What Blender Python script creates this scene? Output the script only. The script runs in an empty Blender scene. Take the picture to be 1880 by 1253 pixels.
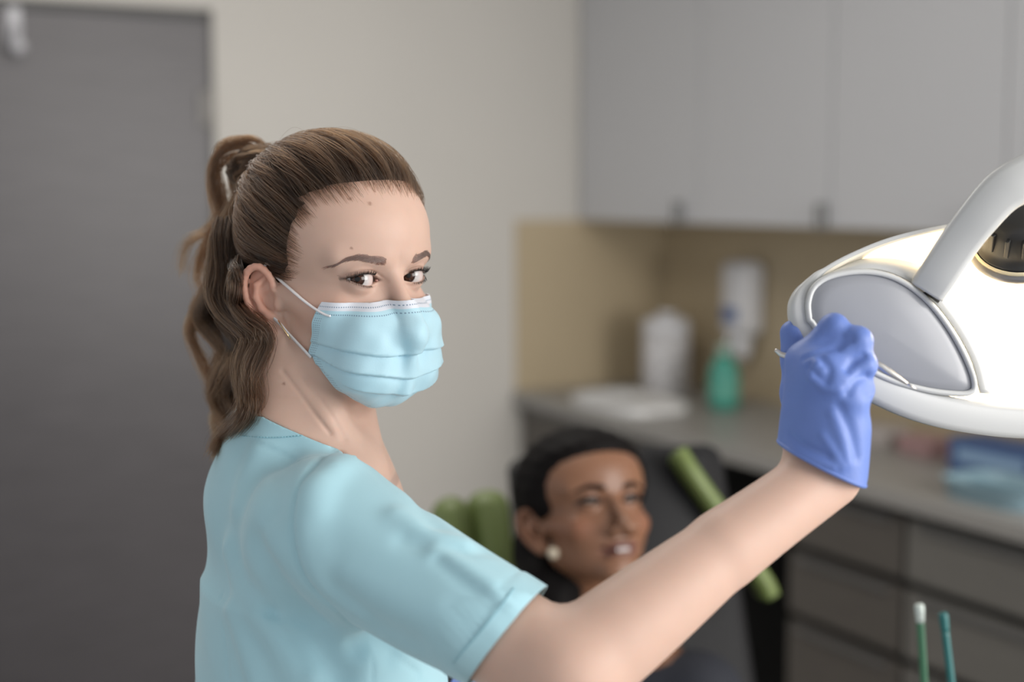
import bpy, bmesh, math, random
import numpy as np
from mathutils import Vector, Matrix

random.seed(7)
RNG = np.random.default_rng(11)
S = bpy.context.scene
COL = S.collection

# ------------------------------------------------------------------ camera, world, lights, exposure
CAM_Z, PITCH, FPX = 1.60, math.radians(6.0), 2611.0
cam_data = bpy.data.cameras.new('camera')
cam_data.sensor_width = 36.0
cam_data.lens = FPX / 1880.0 * 36.0
cam_data.clip_start = 0.02
cam_data.dof.use_dof = True
cam_data.dof.focus_distance = 1.175
cam_data.dof.aperture_fstop = 2.25
cam = bpy.data.objects.new('camera', cam_data)
cam.location = (0, 0, CAM_Z)
cam.rotation_euler = (math.pi / 2 - PITCH, 0, 0)
COL.objects.link(cam)
S.camera = cam

S.view_settings.view_transform = 'Standard'
S.view_settings.look = 'None'
S.view_settings.gamma = 1.0
S.view_settings.use_curve_mapping = False
S.view_settings.exposure = 0.15

world = bpy.data.worlds.new('world')
S.world = world
world.use_nodes = True
bg = world.node_tree.nodes['Background']
bg.inputs[0].default_value = (0.95, 0.97, 1.0, 1)
bg.inputs[1].default_value = 0.68


def area_light(name, loc, target, sx, sy, power, color):
    ld = bpy.data.lights.new(name, 'AREA')
    ld.shape = 'RECTANGLE'
    ld.size, ld.size_y = sx, sy
    ld.energy = power
    ld.color = color
    o = bpy.data.objects.new(name, ld)
    o.location = loc
    o.rotation_euler = (Vector(target) - Vector(loc)).to_track_quat('-Z', 'Y').to_euler()
    COL.objects.link(o)
    return o


# daylight from the room's big window, to the right of and behind the camera
area_light('window_daylight', (2.5, 0.0, 2.0), (-0.2, 1.35, 1.4), 1.9, 1.5, 66.0, (1.0, 0.97, 0.93))
# second area light for that window, added to brighten the far background
area_light('window_daylight', (2.25, 1.0, 1.35), (-0.9, 4.4, 1.15), 1.5, 1.3, 26.0, (1.0, 0.97, 0.93))
# unseen overhead fill, added to brighten the wall cabinets and background
area_light('overhead_fill', (-0.5, 2.5, 2.70), (-0.5, 2.5, 0.0), 1.4, 1.2, 20.0, (1.0, 0.96, 0.90))


def PW(px, py, depth):
    """world point seen at pixel (px, py) of the 1880x1253 frame at a depth along the optical axis"""
    u, v = (px - 940.0) / FPX * depth, (626.5 - py) / FPX * depth
    c, s = math.cos(PITCH), math.sin(PITCH)
    return np.array([u, depth * c + v * s, CAM_Z - depth * s + v * c])


def to_px(p):
    p = np.asarray(p, float).reshape(-1, 3) - np.array([0, 0, CAM_Z])
    c, s = math.cos(PITCH), math.sin(PITCH)
    d = p[:, 1] * c - p[:, 2] * s
    v = p[:, 1] * s + p[:, 2] * c
    return np.stack([940 + p[:, 0] / d * FPX, 626.5 - v / d * FPX, d], 1)


# ------------------------------------------------------------------ materials
def mat(name, color=(0.8, 0.8, 0.8), rough=0.5, metal=0.0, sss=0.0, sss_r=(1, .35, .2), sss_scale=0.005,
        spec=0.5, coat=0.0, sheen=0.0, attr=None, noise=None, bump=None, emit=None, trans=0.0, alpha=1.0):
    """Principled material.  noise=(scale, amount, stretch) varies the colour, bump=(scale, strength, distance)."""
    m = bpy.data.materials.new(name)
    m.use_nodes = True
    nt = m.node_tree
    b = nt.nodes['Principled BSDF']
    b.inputs['Base Color'].default_value = (*color, 1)
    b.inputs['Roughness'].default_value = rough
    b.inputs['Metallic'].default_value = metal
    b.inputs['Specular IOR Level'].default_value = spec
    b.inputs['Coat Weight'].default_value = coat
    b.inputs['Sheen Weight'].default_value = sheen
    b.inputs['Transmission Weight'].default_value = trans
    b.inputs['Alpha'].default_value = alpha
    if sss:
        b.inputs['Subsurface Weight'].default_value = sss
        b.inputs['Subsurface Radius'].default_value = sss_r
        b.inputs['Subsurface Scale'].default_value = sss_scale
    if emit:
        b.inputs['Emission Color'].default_value = (*emit[0], 1)
        b.inputs['Emission Strength'].default_value = emit[1]
    src = None
    if attr:
        a = nt.nodes.new('ShaderNodeAttribute')
        a.attribute_name = attr
        src = a.outputs['Color']
    tc = nt.nodes.new('ShaderNodeTexCoord')
    if noise:
        mp = nt.nodes.new('ShaderNodeMapping')
        mp.inputs['Scale'].default_value = noise[2] if len(noise) > 2 else (1, 1, 1)
        nt.links.new(tc.outputs['Object'], mp.inputs[0])
        n = nt.nodes.new('ShaderNodeTexNoise')
        n.inputs['Scale'].default_value = noise[0]
        n.inputs['Detail'].default_value = 5
        nt.links.new(mp.outputs[0], n.inputs['Vector'])
        r = nt.nodes.new('ShaderNodeMapRange')
        r.inputs['To Min'].default_value = 1 - noise[1]
        r.inputs['To Max'].default_value = 1 + noise[1]
        nt.links.new(n.outputs['Fac'], r.inputs['Value'])
        mx = nt.nodes.new('ShaderNodeMix')
        mx.data_type = 'RGBA'
        mx.blend_type = 'MULTIPLY'
        mx.inputs['Factor'].default_value = 1
        if src:
            nt.links.new(src, mx.inputs['A'])
        else:
            mx.inputs['A'].default_value = (*color, 1)
        nt.links.new(r.outputs[0], mx.inputs['B'])
        src = mx.outputs['Result']
    if src:
        nt.links.new(src, b.inputs['Base Color'])
    if bump:
        n = nt.nodes.new('ShaderNodeTexNoise')
        n.inputs['Scale'].default_value = bump[0]
        n.inputs['Detail'].default_value = 4
        nt.links.new(tc.outputs['Object'], n.inputs['Vector'])
        bp = nt.nodes.new('ShaderNodeBump')
        bp.inputs['Strength'].default_value = bump[1]
        bp.inputs['Distance'].default_value = bump[2]
        nt.links.new(n.outputs['Fac'], bp.inputs['Height'])
        nt.links.new(bp.outputs[0], b.inputs['Normal'])
    return m


# ------------------------------------------------------------------ object helpers
def empty(name, loc, label=None, cat=None, group=None):
    o = bpy.data.objects.new(name, None)
    o.empty_display_size = 0.05
    o.location = loc
    COL.objects.link(o)
    if label:
        o['label'] = label
        o['category'] = cat
    if group:
        o['group'] = group
    return o


def link(name, me, material, parent=None, smooth=True, label=None, cat=None, kind=None, group=None, keep=True):
    """link a mesh given in world coordinates; a child keeps its place under its parent"""
    o = bpy.data.objects.new(name, me)
    if material is not None:
        for m in (material if isinstance(material, (list, tuple)) else [material]):
            me.materials.append(m)
    if smooth and hasattr(me, 'polygons') and len(me.polygons):
        me.polygons.foreach_set('use_smooth', np.ones(len(me.polygons), bool))
    COL.objects.link(o)
    if parent is not None:
        o.parent = parent
        if keep:
            l = Vector((0, 0, 0))
            q = parent
            while q is not None:
                l -= q.location
                q = q.parent
            o.location = l
    if label:
        o['label'] = label
    if cat:
        o['category'] = cat
    if kind:
        o['kind'] = kind
    if group:
        o['group'] = group
    return o


def np_mesh(name, V, F):
    me = bpy.data.meshes.new(name)
    V = np.asarray(V, np.float32)
    F = np.asarray(F, np.int32)
    k = F.shape[1]
    me.vertices.add(len(V))
    me.vertices.foreach_set('co', V.ravel())
    me.loops.add(F.size)
    me.loops.foreach_set('vertex_index', F.ravel())
    me.polygons.add(len(F))
    me.polygons.foreach_set('loop_start', np.arange(0, F.size, k, dtype=np.int32))
    me.update(calc_edges=True)
    me.validate()
    return me


def bm_mesh(bm, name):
    bmesh.ops.recalc_face_normals(bm, faces=bm.faces)
    me = bpy.data.meshes.new(name)
    bm.to_mesh(me)
    bm.free()
    return me


def box_bm(sx, sy, sz, bevel=0.0, seg=2, bm=None, M=None):
    """box centred on the origin, bevelled, moved by M"""
    own = bmesh.new()
    bmesh.ops.create_cube(own, size=1.0)
    bmesh.ops.scale(own, vec=(sx, sy, sz), verts=own.verts)
    if bevel > 0:
        bmesh.ops.bevel(own, geom=list(own.edges), offset=bevel, segments=seg, profile=0.5, affect='EDGES')
    if M is not None:
        bmesh.ops.transform(own, matrix=M, verts=own.verts)
    if bm is None:
        return own
    tmp = bpy.data.meshes.new('tmp')
    own.to_mesh(tmp)
    own.free()
    bm.from_mesh(tmp)
    bpy.data.meshes.remove(tmp)
    return bm


def lathe(profile, n=32, M=None):
    """mesh of revolution about z from (r, z) pairs"""
    V, F = [], []
    m = len(profile)
    for i in range(n):
        a = 2 * math.pi * i / n
        for r, z in profile:
            V.append((r * math.cos(a), r * math.sin(a), z))
    for i in range(n):
        j = (i + 1) % n
        for k in range(m - 1):
            F.append((i * m + k, j * m + k, j * m + k + 1, i * m + k + 1))
    V = np.array(V)
    if M is not None:
        M = np.array(M)
        V = V @ M[:3, :3].T + M[:3, 3]
    bm = bmesh.new()
    vs = [bm.verts.new(v) for v in V]
    for f in F:
        try:
            bm.faces.new([vs[i] for i in f])
        except ValueError:
            pass
    bmesh.ops.remove_doubles(bm, verts=bm.verts, dist=1e-6)
    return bm_mesh(bm, 'lathe')


def sweep(path, section, ups=None, closed=False, scale=None, name='sweep', caps=True):
    """sweep a closed 2D section (list of (a, b)) along a 3D path; ups gives the b direction at each point"""
    P = np.asarray(path, float)
    n = len(P)
    T = np.roll(P, -1, 0) - np.roll(P, 1, 0)
    if not closed:
        T[0], T[-1] = P[1] - P[0], P[-1] - P[-2]
    T /= np.linalg.norm(T, axis=1, keepdims=True) + 1e-12
    if ups is None:
        up = np.array([0, 0, 1.0]) if abs(T[0, 2]) < 0.9 else np.array([0, 1.0, 0])
        ups = np.zeros_like(P)
        for i in range(n):
            up = up - T[i] * (up @ T[i])
            up /= np.linalg.norm(up)
            ups[i] = up
    else:
        ups = np.broadcast_to(np.asarray(ups, float), P.shape).copy()
        ups -= T * (ups * T).sum(1, keepdims=True)
        ups /= np.linalg.norm(ups, axis=1, keepdims=True)
    A = np.cross(T, ups)
    sec = np.asarray(section, float)
    sc = np.ones(n) if scale is None else np.asarray(scale, float)
    V = P[:, None] + A[:, None] * (sec[None, :, :1] * sc[:, None, None]) + ups[:, None] * (sec[None, :, 1:] * sc[:, None, None])
    m = len(sec)
    bm = bmesh.new()
    vs = [bm.verts.new(v) for v in V.reshape(-1, 3)]
    for i in range(n if closed else n - 1):
        j = (i + 1) % n
        for k in range(m):
            l = (k + 1) % m
            bm.faces.new((vs[i * m + k], vs[j * m + k], vs[j * m + l], vs[i * m + l]))
    if not closed and caps:
        bm.faces.new([vs[k] for k in range(m)])
        bm.faces.new([vs[(n - 1) * m + k] for k in range(m)])
    return bm_mesh(bm, name)


def circ(r, n=8, ry=None):
    return [(r * math.cos(2 * math.pi * i / n), (ry or r) * math.sin(2 * math.pi * i / n)) for i in range(n)]


def spline(pts, n):
    """Catmull-Rom through pts, n samples"""
    P = np.asarray(pts, float)
    P = np.vstack([2 * P[0] - P[1], P, 2 * P[-1] - P[-2]])
    t = np.linspace(0, len(P) - 3 - 1e-9, n)
    i = t.astype(int)
    f = (t - i)[:, None]
    a, b, c, d = P[i], P[i + 1], P[i + 2], P[i + 3]
    return 0.5 * (2 * b + (c - a) * f + (2 * a - 5 * b + 4 * c - d) * f ** 2 + (3 * b - a - 3 * c + d) * f ** 3)


# ------------------------------------------------------------------ signed distance toolkit (numpy) and surface nets
def L(v):
    return np.sqrt((v * v).sum(1))


def unit(v):
    return v / (np.linalg.norm(v, axis=-1, keepdims=True) + 1e-12)


def ell(p, c, r):
    q = (p - np.asarray(c, float)) / np.asarray(r, float)
    k0 = L(q)
    k1 = L(q / np.asarray(r, float)) + 1e-9
    return k0 * (k0 - 1.0) / k1


def sph(p, c, r):
    return L(p - np.asarray(c, float)) - r


def rc(p, a, b, r1, r2):
    a = np.asarray(a, float)
    b = np.asarray(b, float)
    ba = b - a
    pa = p - a
    t = np.clip(pa @ ba / (ba @ ba), 0, 1)
    return L(pa - t[:, None] * ba) - (r1 + (r2 - r1) * t)


def smin(a, b, k):
    h = np.clip(0.5 + 0.5 * (b - a) / k, 0, 1)
    return b + (a - b) * h - k * h * (1 - h)


def smax(a, b, k):
    return -smin(-a, -b, k)


def chain(p, pts, rs, k=0.0):
    d = None
    for i in range(len(pts) - 1):
        e = rc(p, pts[i], pts[i + 1], rs[i], rs[i + 1])
        d = e if d is None else (smin(d, e, k) if k else np.minimum(d, e))
    return d


def poly_dist(p, pts):
    d = None
    for i in range(len(pts) - 1):
        e = rc(p, pts[i], pts[i + 1], 0, 0)
        d = e if d is None else np.minimum(d, e)
    return d


def axis(a, b, *fine, h=0.006):
    """1D grid nodes over [a, b] with spacing h, finer inside the (lo, hi, step) intervals"""
    out = [a]
    while out[-1] < b:
        x = out[-1]
        st = h
        for lo, hi, s in fine:
            if lo <= x + 1e-9 < hi:
                st = min(st, s)
            elif x < lo < x + st:
                st = max(min(st, lo - x), s)
        out.append(x + st)
    return np.array(out)


def grad(f, p, h):
    g = np.empty_like(p)
    for k in range(3):
        e = np.zeros(3)
        e[k] = h
        g[:, k] = (f(p + e) - f(p - e)) / (2 * h)
    return g


class Union:
    """smooth union of primitives, each evaluated only near its own bounding box"""

    def __init__(self, margin=.055):
        self.items, self.margin = [], margin

    def add(self, fn, lo, hi, k):
        self.items.append((fn, np.asarray(lo, float) - self.margin, np.asarray(hi, float) + self.margin, k))

    def rc(self, a, b, r1, r2, k):
        a, b = np.asarray(a, float), np.asarray(b, float)
        lo = np.minimum(a - r1, b - r2)
        hi = np.maximum(a + r1, b + r2)
        self.add(lambda p: rc(p, a, b, r1, r2), lo, hi, k)

    def chain(self, pts, rs, kin, k):
        P = np.asarray(pts, float)
        r = np.asarray(rs, float)[:, None]
        self.add(lambda p: chain(p, pts, rs, kin), (P - r).min(0), (P + r).max(0), k)

    def __call__(self, p):
        d = np.full(len(p), .2)
        for fn, lo, hi, k in self.items:
            m = ((p > lo) & (p < hi)).all(1)
            if m.all():
                d = smin(d, fn(p), k)
            elif m.any():
                d[m] = smin(d[m], fn(p[m]), k)
        return d


def surface_nets(f, xs, ys, zs, B=4, newton=2, slack=1.35):
    nx, ny, nz = len(xs), len(ys), len(zs)
    bx, by, bz = [np.arange(0, n - 1, B) for n in (nx, ny, nz)]
    ex, ey, ez = [np.minimum(b + B, n - 1) for b, n in ((bx, nx), (by, ny), (bz, nz))]
    cx, cy, cz = (xs[bx] + xs[ex]) / 2, (ys[by] + ys[ey]) / 2, (zs[bz] + zs[ez]) / 2
    rx, ry, rz = (xs[ex] - xs[bx]) / 2, (ys[ey] - ys[by]) / 2, (zs[ez] - zs[bz]) / 2
    C = np.stack(np.meshgrid(cx, cy, cz, indexing='ij'), -1).reshape(-1, 3)
    Rr = np.sqrt(sum(np.meshgrid(rx ** 2, ry ** 2, rz ** 2, indexing='ij'))).ravel()
    d = np.concatenate([f(C[i:i + 200000]) for i in range(0, len(C), 200000)])
    keep = np.abs(d) < Rr * slack + 0.001
    shape = (len(bx), len(by), len(bz))
    sg = np.where(d < 0, -1.0, 1.0).astype(np.float32).reshape(shape)
    vol = np.repeat(np.repeat(np.repeat(sg, B, 0), B, 1), B, 2)
    vol = np.ascontiguousarray(np.pad(vol, 1, mode='edge')[1:nx + 1, 1:ny + 1, 1:nz + 1])
    I, J, K = np.unravel_index(np.flatnonzero(keep), shape)
    r = np.arange(B + 1)
    for s in range(0, len(I), 1500):
        ix = np.minimum(bx[I[s:s + 1500]][:, None] + r, nx - 1)[:, :, None, None]
        iy = np.minimum(by[J[s:s + 1500]][:, None] + r, ny - 1)[:, None, :, None]
        iz = np.minimum(bz[K[s:s + 1500]][:, None] + r, nz - 1)[:, None, None, :]
        g = np.stack(np.broadcast_arrays(xs[ix], ys[iy], zs[iz]), -1)
        vol[ix, iy, iz] = f(g.reshape(-1, 3)).reshape(g.shape[:-1])
    ins = vol < 0
    cnt = np.zeros((nx - 1, ny - 1, nz - 1), np.uint8)
    for a in (0, 1):
        for b_ in (0, 1):
            for c_ in (0, 1):
                cnt += ins[a:nx - 1 + a, b_:ny - 1 + b_, c_:nz - 1 + c_]
    cells = np.argwhere((cnt > 0) & (cnt < 8))
    num = np.full((nx - 1, ny - 1, nz - 1), -1, np.int32)
    num[tuple(cells.T)] = np.arange(len(cells))
    acc = np.zeros((len(cells), 3))
    w = np.zeros(len(cells))
    X = [xs, ys, zs]
    corner = {}
    for a in (0, 1):
        for b_ in (0, 1):
            for c_ in (0, 1):
                ii = cells + (a, b_, c_)
                corner[a, b_, c_] = (vol[tuple(ii.T)].astype(float), np.stack([xs[ii[:, 0]], ys[ii[:, 1]], zs[ii[:, 2]]], 1))
    for ca in corner:
        for ax in range(3):
            if ca[ax] == 0:
                cb = list(ca)
                cb[ax] = 1
                va, pa = corner[ca]
                vb, pb = corner[tuple(cb)]
                m = (va < 0) != (vb < 0)
                t = np.where(m, va / np.where(m, va - vb, 1), 0)
                acc += np.where(m[:, None], pa + (pb - pa) * t[:, None], 0)
                w += m
    V = acc / w[:, None]
    quads = []
    for ax in range(3):
        o1, o2 = [(1, 2), (2, 0), (0, 1)][ax]
        lo, hi = [slice(None)] * 3, [slice(None)] * 3
        lo[ax], hi[ax] = slice(0, -1), slice(1, None)
        e = ins[tuple(lo)] != ins[tuple(hi)]
        E = np.argwhere(e)
        ok = np.ones(len(E), bool)
        for o_ in (o1, o2):
            ok &= (E[:, o_] > 0) & (E[:, o_] < (nx, ny, nz)[o_] - 1)
        E = E[ok]
        flip = ins[tuple(E.T)]
        d1, d2 = np.zeros(3, int), np.zeros(3, int)
        d1[o1], d2[o2] = 1, 1
        q = np.stack([num[tuple((E - d1 - d2).T)], num[tuple((E - d2).T)], num[tuple(E.T)], num[tuple((E - d1).T)]], 1)
        q[~flip] = q[~flip][:, ::-1]
        quads.append(q)
    F = np.concatenate(quads)
    F = F[(F >= 0).all(1)]
    h = min(np.diff(xs).min(), np.diff(ys).min(), np.diff(zs).min())
    for _ in range(newton):
        v = f(V)
        g = np.empty_like(V)
        for k in range(3):
            e = np.zeros(3)
            e[k] = h * .4
            g[:, k] = (f(V + e) - v) / (h * .4)
        g2 = (g * g).sum(1) + 1e-6
        st = g * (v / g2)[:, None]
        n = L(st)
        st *= np.minimum(1, 1.2 * h / (n + 1e-12))[:, None]
        V = V - st
    return V, F


def border_loops(F):
    e = np.concatenate([F[:, [0, 1]], F[:, [1, 2]], F[:, [2, 3]], F[:, [3, 0]]])
    e = e[e[:, 0] != e[:, 1]]
    key = {}
    for a, b in e.tolist():
        if (b, a) in key:
            del key[(b, a)]
        else:
            key[(a, b)] = 1
    nxt = {a: b for a, b in key}
    loops = []
    while nxt:
        s = next(iter(nxt))
        lp, c = [s], nxt.pop(s)
        while c != s and c in nxt:
            lp.append(c)
            c = nxt.pop(c)
        loops.append(lp)
    return sorted(loops, key=len, reverse=True)


def trim_surface(V, F, f, carve, it=6, h=0.0008):
    """drop the part of a surface where carve < 0 and snap the new border onto carve = 0"""
    c = carve(V)
    F = F[(c[F] > 0).any(1)]
    used = np.unique(F)
    # border edges
    e = np.sort(np.concatenate([F[:, [0, 1]], F[:, [1, 2]], F[:, [2, 3]], F[:, [3, 0]]]), 1)
    key = e[:, 0].astype(np.int64) * (len(V) + 1) + e[:, 1]
    u, n = np.unique(key, return_counts=True)
    b = u[n == 1]
    bv = np.unique(np.concatenate([b // (len(V) + 1), b % (len(V) + 1)]))
    bv = np.unique(np.concatenate([bv, used[c[used] < 0]]))
    V = V.copy()
    pos = {int(v): i for i, v in enumerate(bv)}
    loops = [np.array([pos[v] for v in lp if v in pos]) for lp in border_loops(F)]
    P = V[bv]
    for r in range(it + 3):
        if r in (4, 6):
            for lp in loops:
                if len(lp) > 12:
                    for _ in range(3):
                        P[lp] = .5 * P[lp] + .25 * (P[np.roll(lp, 1)] + P[np.roll(lp, -1)])
        g = grad(carve, P, h)
        st = g * (carve(P) / ((g * g).sum(1) + 1e-6))[:, None]
        P = P - st * np.minimum(1, 6 * h / (L(st) + 1e-12))[:, None]
        g = grad(f, P, h)
        st = g * (f(P) / ((g * g).sum(1) + 1e-6))[:, None]
        P = P - st * np.minimum(1, 6 * h / (L(st) + 1e-12))[:, None]
    V[bv] = P
    remap = np.full(len(V), -1)
    remap[used] = np.arange(len(used))
    return V[used], remap[F]


def cast(f, px, py, d0=0.6, d1=3.0):
    """first point of the f = 0 surface on the ray through pixel (px, py)"""
    r = cast_many(f, [(px, py)], d0, d1)[0]
    return None if np.isnan(r[0]) else r


def cast_many(f, pix, d0=0.6, d1=3.0):
    a = np.array([PW(x, y, d0) for x, y in pix])
    b = np.array([PW(x, y, d1) for x, y in pix])
    tot = np.linalg.norm(b - a, axis=1)
    n = (b - a) / tot[:, None]
    t = np.zeros(len(a))
    live = np.ones(len(a), bool)
    for _ in range(70):
        v = f(a[live] + n[live] * t[live, None])
        t[live] += v * .75
        k = np.flatnonzero(live)
        live[k[(np.abs(v) < 3e-4) | (t[live] > tot[live])]] = False
        if not live.any():
            break
    out = a + n * t[:, None]
    out[t > tot] = np.nan
    return out


def vcolor(me, name, cols):
    at = me.attributes.new(name, 'FLOAT_COLOR', 'POINT')
    c = np.ones((len(me.vertices), 4), np.float32)
    c[:, :3] = cols
    at.data.foreach_set('color', c.ravel())

# ------------------------------------------------------------------ the room
ANG = math.radians(28)
WL = np.array([math.cos(ANG), math.sin(ANG), 0.0])        # along the left wall, towards the corner
WB = np.array([math.sin(ANG), -math.cos(ANG), 0.0])       # along the back wall, from the corner to the right
UP = np.array([0, 0, 1.0])
_c = 0.107 * 5.05
CORNER = np.array([_c, 5.05, 0.0])
M_WALL = mat('wall_paint', (.57, .55, .515), rough=.85, noise=(2.5, .03), bump=(180, .05, .001))
M_SPLASH = mat('beige_panel', (.46, .375, .25), rough=.45, noise=(3, .05))
M_CEIL = mat('ceiling_paint', (.62, .61, .59), rough=.9, noise=(2, .02))
M_FLOOR = mat('floor_vinyl', (.30, .28, .26), rough=.5, noise=(4, .12), bump=(90, .05, .001))


def frame_mat(origin, ex, ey, ez=UP):
    M = np.eye(4)
    M[:3, 0], M[:3, 1], M[:3, 2], M[:3, 3] = ex, ey, ez, origin
    return Matrix(M.tolist())


def wall_box(name, center, sx, sy, sz, ex, ey, m, parent=None, bevel=0.0, seg=2, **kw):
    """box with its local axes ex, ey, z; centre in world coordinates"""
    return link(name, bm_mesh(box_bm(sx, sy, sz, bevel, seg, M=frame_mat(center, ex, ey)), name), m, parent, smooth=False, **kw)


OUT_L = np.array([WL[1], -WL[0], 0.0])                     # out of the left wall into the room
OUT_B = -WL                                                # out of the back wall into the room
H_ROOM = 2.75


def on_left(t, z, off=0.0):
    return CORNER - WL * t + UP * z + OUT_L * off


def on_back(s, z, off=0.0):
    return CORNER + WB * s + UP * z + OUT_B * off


DOOR_T0 = 1.62           # distance of the door's right edge from the corner
DOOR_W, DOOR_H = 0.98, 2.135
# left wall in pieces around the door opening
wl = empty('wall_left', tuple(CORNER))
wl['kind'] = 'structure'
wall_box('panel', on_left(DOOR_T0 / 2 - .075, H_ROOM / 2, -.06), DOOR_T0 + .15, .12, H_ROOM, WL, OUT_L, M_WALL, wl)
wall_box('panel', on_left(DOOR_T0 + DOOR_W + .8, H_ROOM / 2, -.06), 1.6, .12, H_ROOM, WL, OUT_L, M_WALL, wl)
wall_box('panel', on_left(DOOR_T0 + DOOR_W / 2, (H_ROOM + DOOR_H) / 2, -.06), DOOR_W, .12, H_ROOM - DOOR_H, WL, OUT_L, M_WALL, wl)
wb = wall_box('wall_back', on_back(2.2, H_ROOM / 2, -.06), .12, 4.4, H_ROOM, OUT_B, WB, M_WALL)
wb['kind'] = 'structure'
fl = link('floor', bm_mesh(box_bm(9, 9, .1, M=frame_mat(np.array([-.2, 2.4, -.05]), WL, OUT_L)), 'floor'), M_FLOOR, smooth=False)
fl['kind'] = 'structure'
ce = link('ceiling', bm_mesh(box_bm(7, 5.2, .1, M=frame_mat(CORNER + WL * -1.6 + OUT_L * 2.4 + UP * (H_ROOM + .05), WL, OUT_L)), 'ceiling'), M_CEIL, smooth=False)
ce['kind'] = 'structure'


def door_material():
    m = mat('dark_veneer', (.088, .082, .088), rough=.38, spec=.45, noise=(5, .35, (1.2, 1.2, 22)), bump=(40, .1, .0015))
    return m


M_DOOR = door_material()
M_DARK = mat('dark_frame', (.045, .043, .042), rough=.5)
M_STEEL = mat('brushed_steel', (.62, .61, .60), rough=.32, metal=1.0)
M_HINGE = mat('hinge_grey', (.22, .21, .20), rough=.5)
door = empty('door_1', tuple(on_left(DOOR_T0 + DOOR_W / 2, 0, 0)))
door['kind'] = 'structure'
wall_box('leaf_panel', on_left(DOOR_T0 + DOOR_W / 2, DOOR_H / 2 - .01, -.012), DOOR_W - .03, .045, DOOR_H - .04, WL, OUT_L, M_DOOR, door, bevel=.003)
wall_box('door_jamb', on_left(DOOR_T0 + .009, DOOR_H / 2, -.05), .018, .11, DOOR_H, WL, OUT_L, M_DARK, door)
wall_box('door_jamb', on_left(DOOR_T0 + DOOR_W - .009, DOOR_H / 2, -.05), .018, .11, DOOR_H, WL, OUT_L, M_DARK, door)
wall_box('door_head', on_left(DOOR_T0 + DOOR_W / 2, DOOR_H - .012, -.05), DOOR_W, .11, .024, WL, OUT_L, M_DARK, door)
for zz in (1.845, .08):
    h = link('hinge', bm_mesh(box_bm(.030, .010, .105, .003, M=frame_mat(on_left(DOOR_T0 + .033, zz, .016), WL, OUT_L)), 'hinge'), M_HINGE, door, smooth=False)
    pin = lathe([(0, -.06), (.008, -.06), (.008, .06), (0, .06)], 16, frame_mat(on_left(DOOR_T0 + .016, zz, .018), WL, OUT_L))
    link('hinge_pin', pin, M_HINGE, h)
# robe hook on the door: back plate, stem and rounded end
hp = on_left(2.183, 2.052, .011)
M_HOOK = mat('white_hook', (.52, .52, .55), rough=.3)
hook = empty('coat_hook', tuple(hp), 'small pale coat hook fixed high on the dark door', 'hook')
link('back_plate', bm_mesh(box_bm(.036, .008, .115, .003, M=frame_mat(hp + OUT_L * .004, WL, OUT_L)), 'plate'), M_HOOK, hook, smooth=False)
link('hook_arm', sweep(spline([hp + UP * .01, hp + OUT_L * .03 - UP * .02, hp + OUT_L * .05 - UP * .06, hp + OUT_L * .065 - UP * .055], 16), circ(.009, 10)), M_HOOK, hook)
ball = bmesh.new()
bmesh.ops.create_uvsphere(ball, u_segments=16, v_segments=12, radius=.021)
bmesh.ops.transform(ball, matrix=Matrix.Translation(Vector(hp + OUT_L * .06 - UP * .055)), verts=ball.verts)
link('hook_knob', bm_mesh(ball, 'hook_knob'), M_HOOK, hook)

# beige splash panels
CT, CD = 0.93, 0.60                                        # worktop height and depth
SP0, SP1 = CT, 1.505
wall_box('splash_panel', on_left(CD / 2, (SP0 + SP1) / 2, .004), CD, .008, SP1 - SP0, WL, OUT_L, M_SPLASH, label='beige splash panel on the side wall by the corner', cat='wall panel')
wall_box('splash_panel', on_back(1.7, (SP0 + SP1) / 2, .004), .008, 3.38, SP1 - SP0, OUT_B, WB, M_SPLASH, label='long beige splash panel under the wall cabinets', cat='wall panel')

# ---- wall cabinets: one body per unit, a door each, small handle at the lower edge
M_CAB = mat('cabinet_white', (.55, .555, .575), rough=.35, noise=(3, .015))
M_HANDLE = mat('handle_grey', (.20, .20, .20), rough=.35, metal=.6)
CAB_D = 0.345
ss = [0.01, 0.70, 1.29, 1.88, 2.47, 3.06]
cab_words = ['tall white wall cabinet nearest the corner', 'white wall cabinet second from the corner', 'white wall cabinet third from the corner, above the soap dispenser side',
             'white wall cabinet fourth from the corner, behind the lamp arm', 'white wall cabinet at the right end of the row']
cab_words[2] = 'white wall cabinet third from the corner'
for i in range(5):
    a, b = ss[i], ss[i + 1]
    c = (a + b) / 2
    root = empty('wall_cabinet', tuple(on_back(c, 1.49, 0)), cab_words[i], 'cabinet', 'white wall cabinets over the worktop')
    wall_box('cabinet_body', on_back(c, 2.07, (CAB_D - .02) / 2 + .009), CAB_D - .022, b - a - .002, 1.12, OUT_B, WB, M_CAB, root)
    d = wall_box('cabinet_door', on_back(c, 2.07, CAB_D + .0), .018, b - a - .005, 1.13, OUT_B, WB, M_CAB, root, bevel=.0015)
    hs = {0: a + .60, 1: b - .02}.get(i, b - .07)
    wall_box('handle', on_back(hs, 1.535, CAB_D + .022), .022, .028, .07, OUT_B, WB, M_HANDLE, d, bevel=.004)

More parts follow.
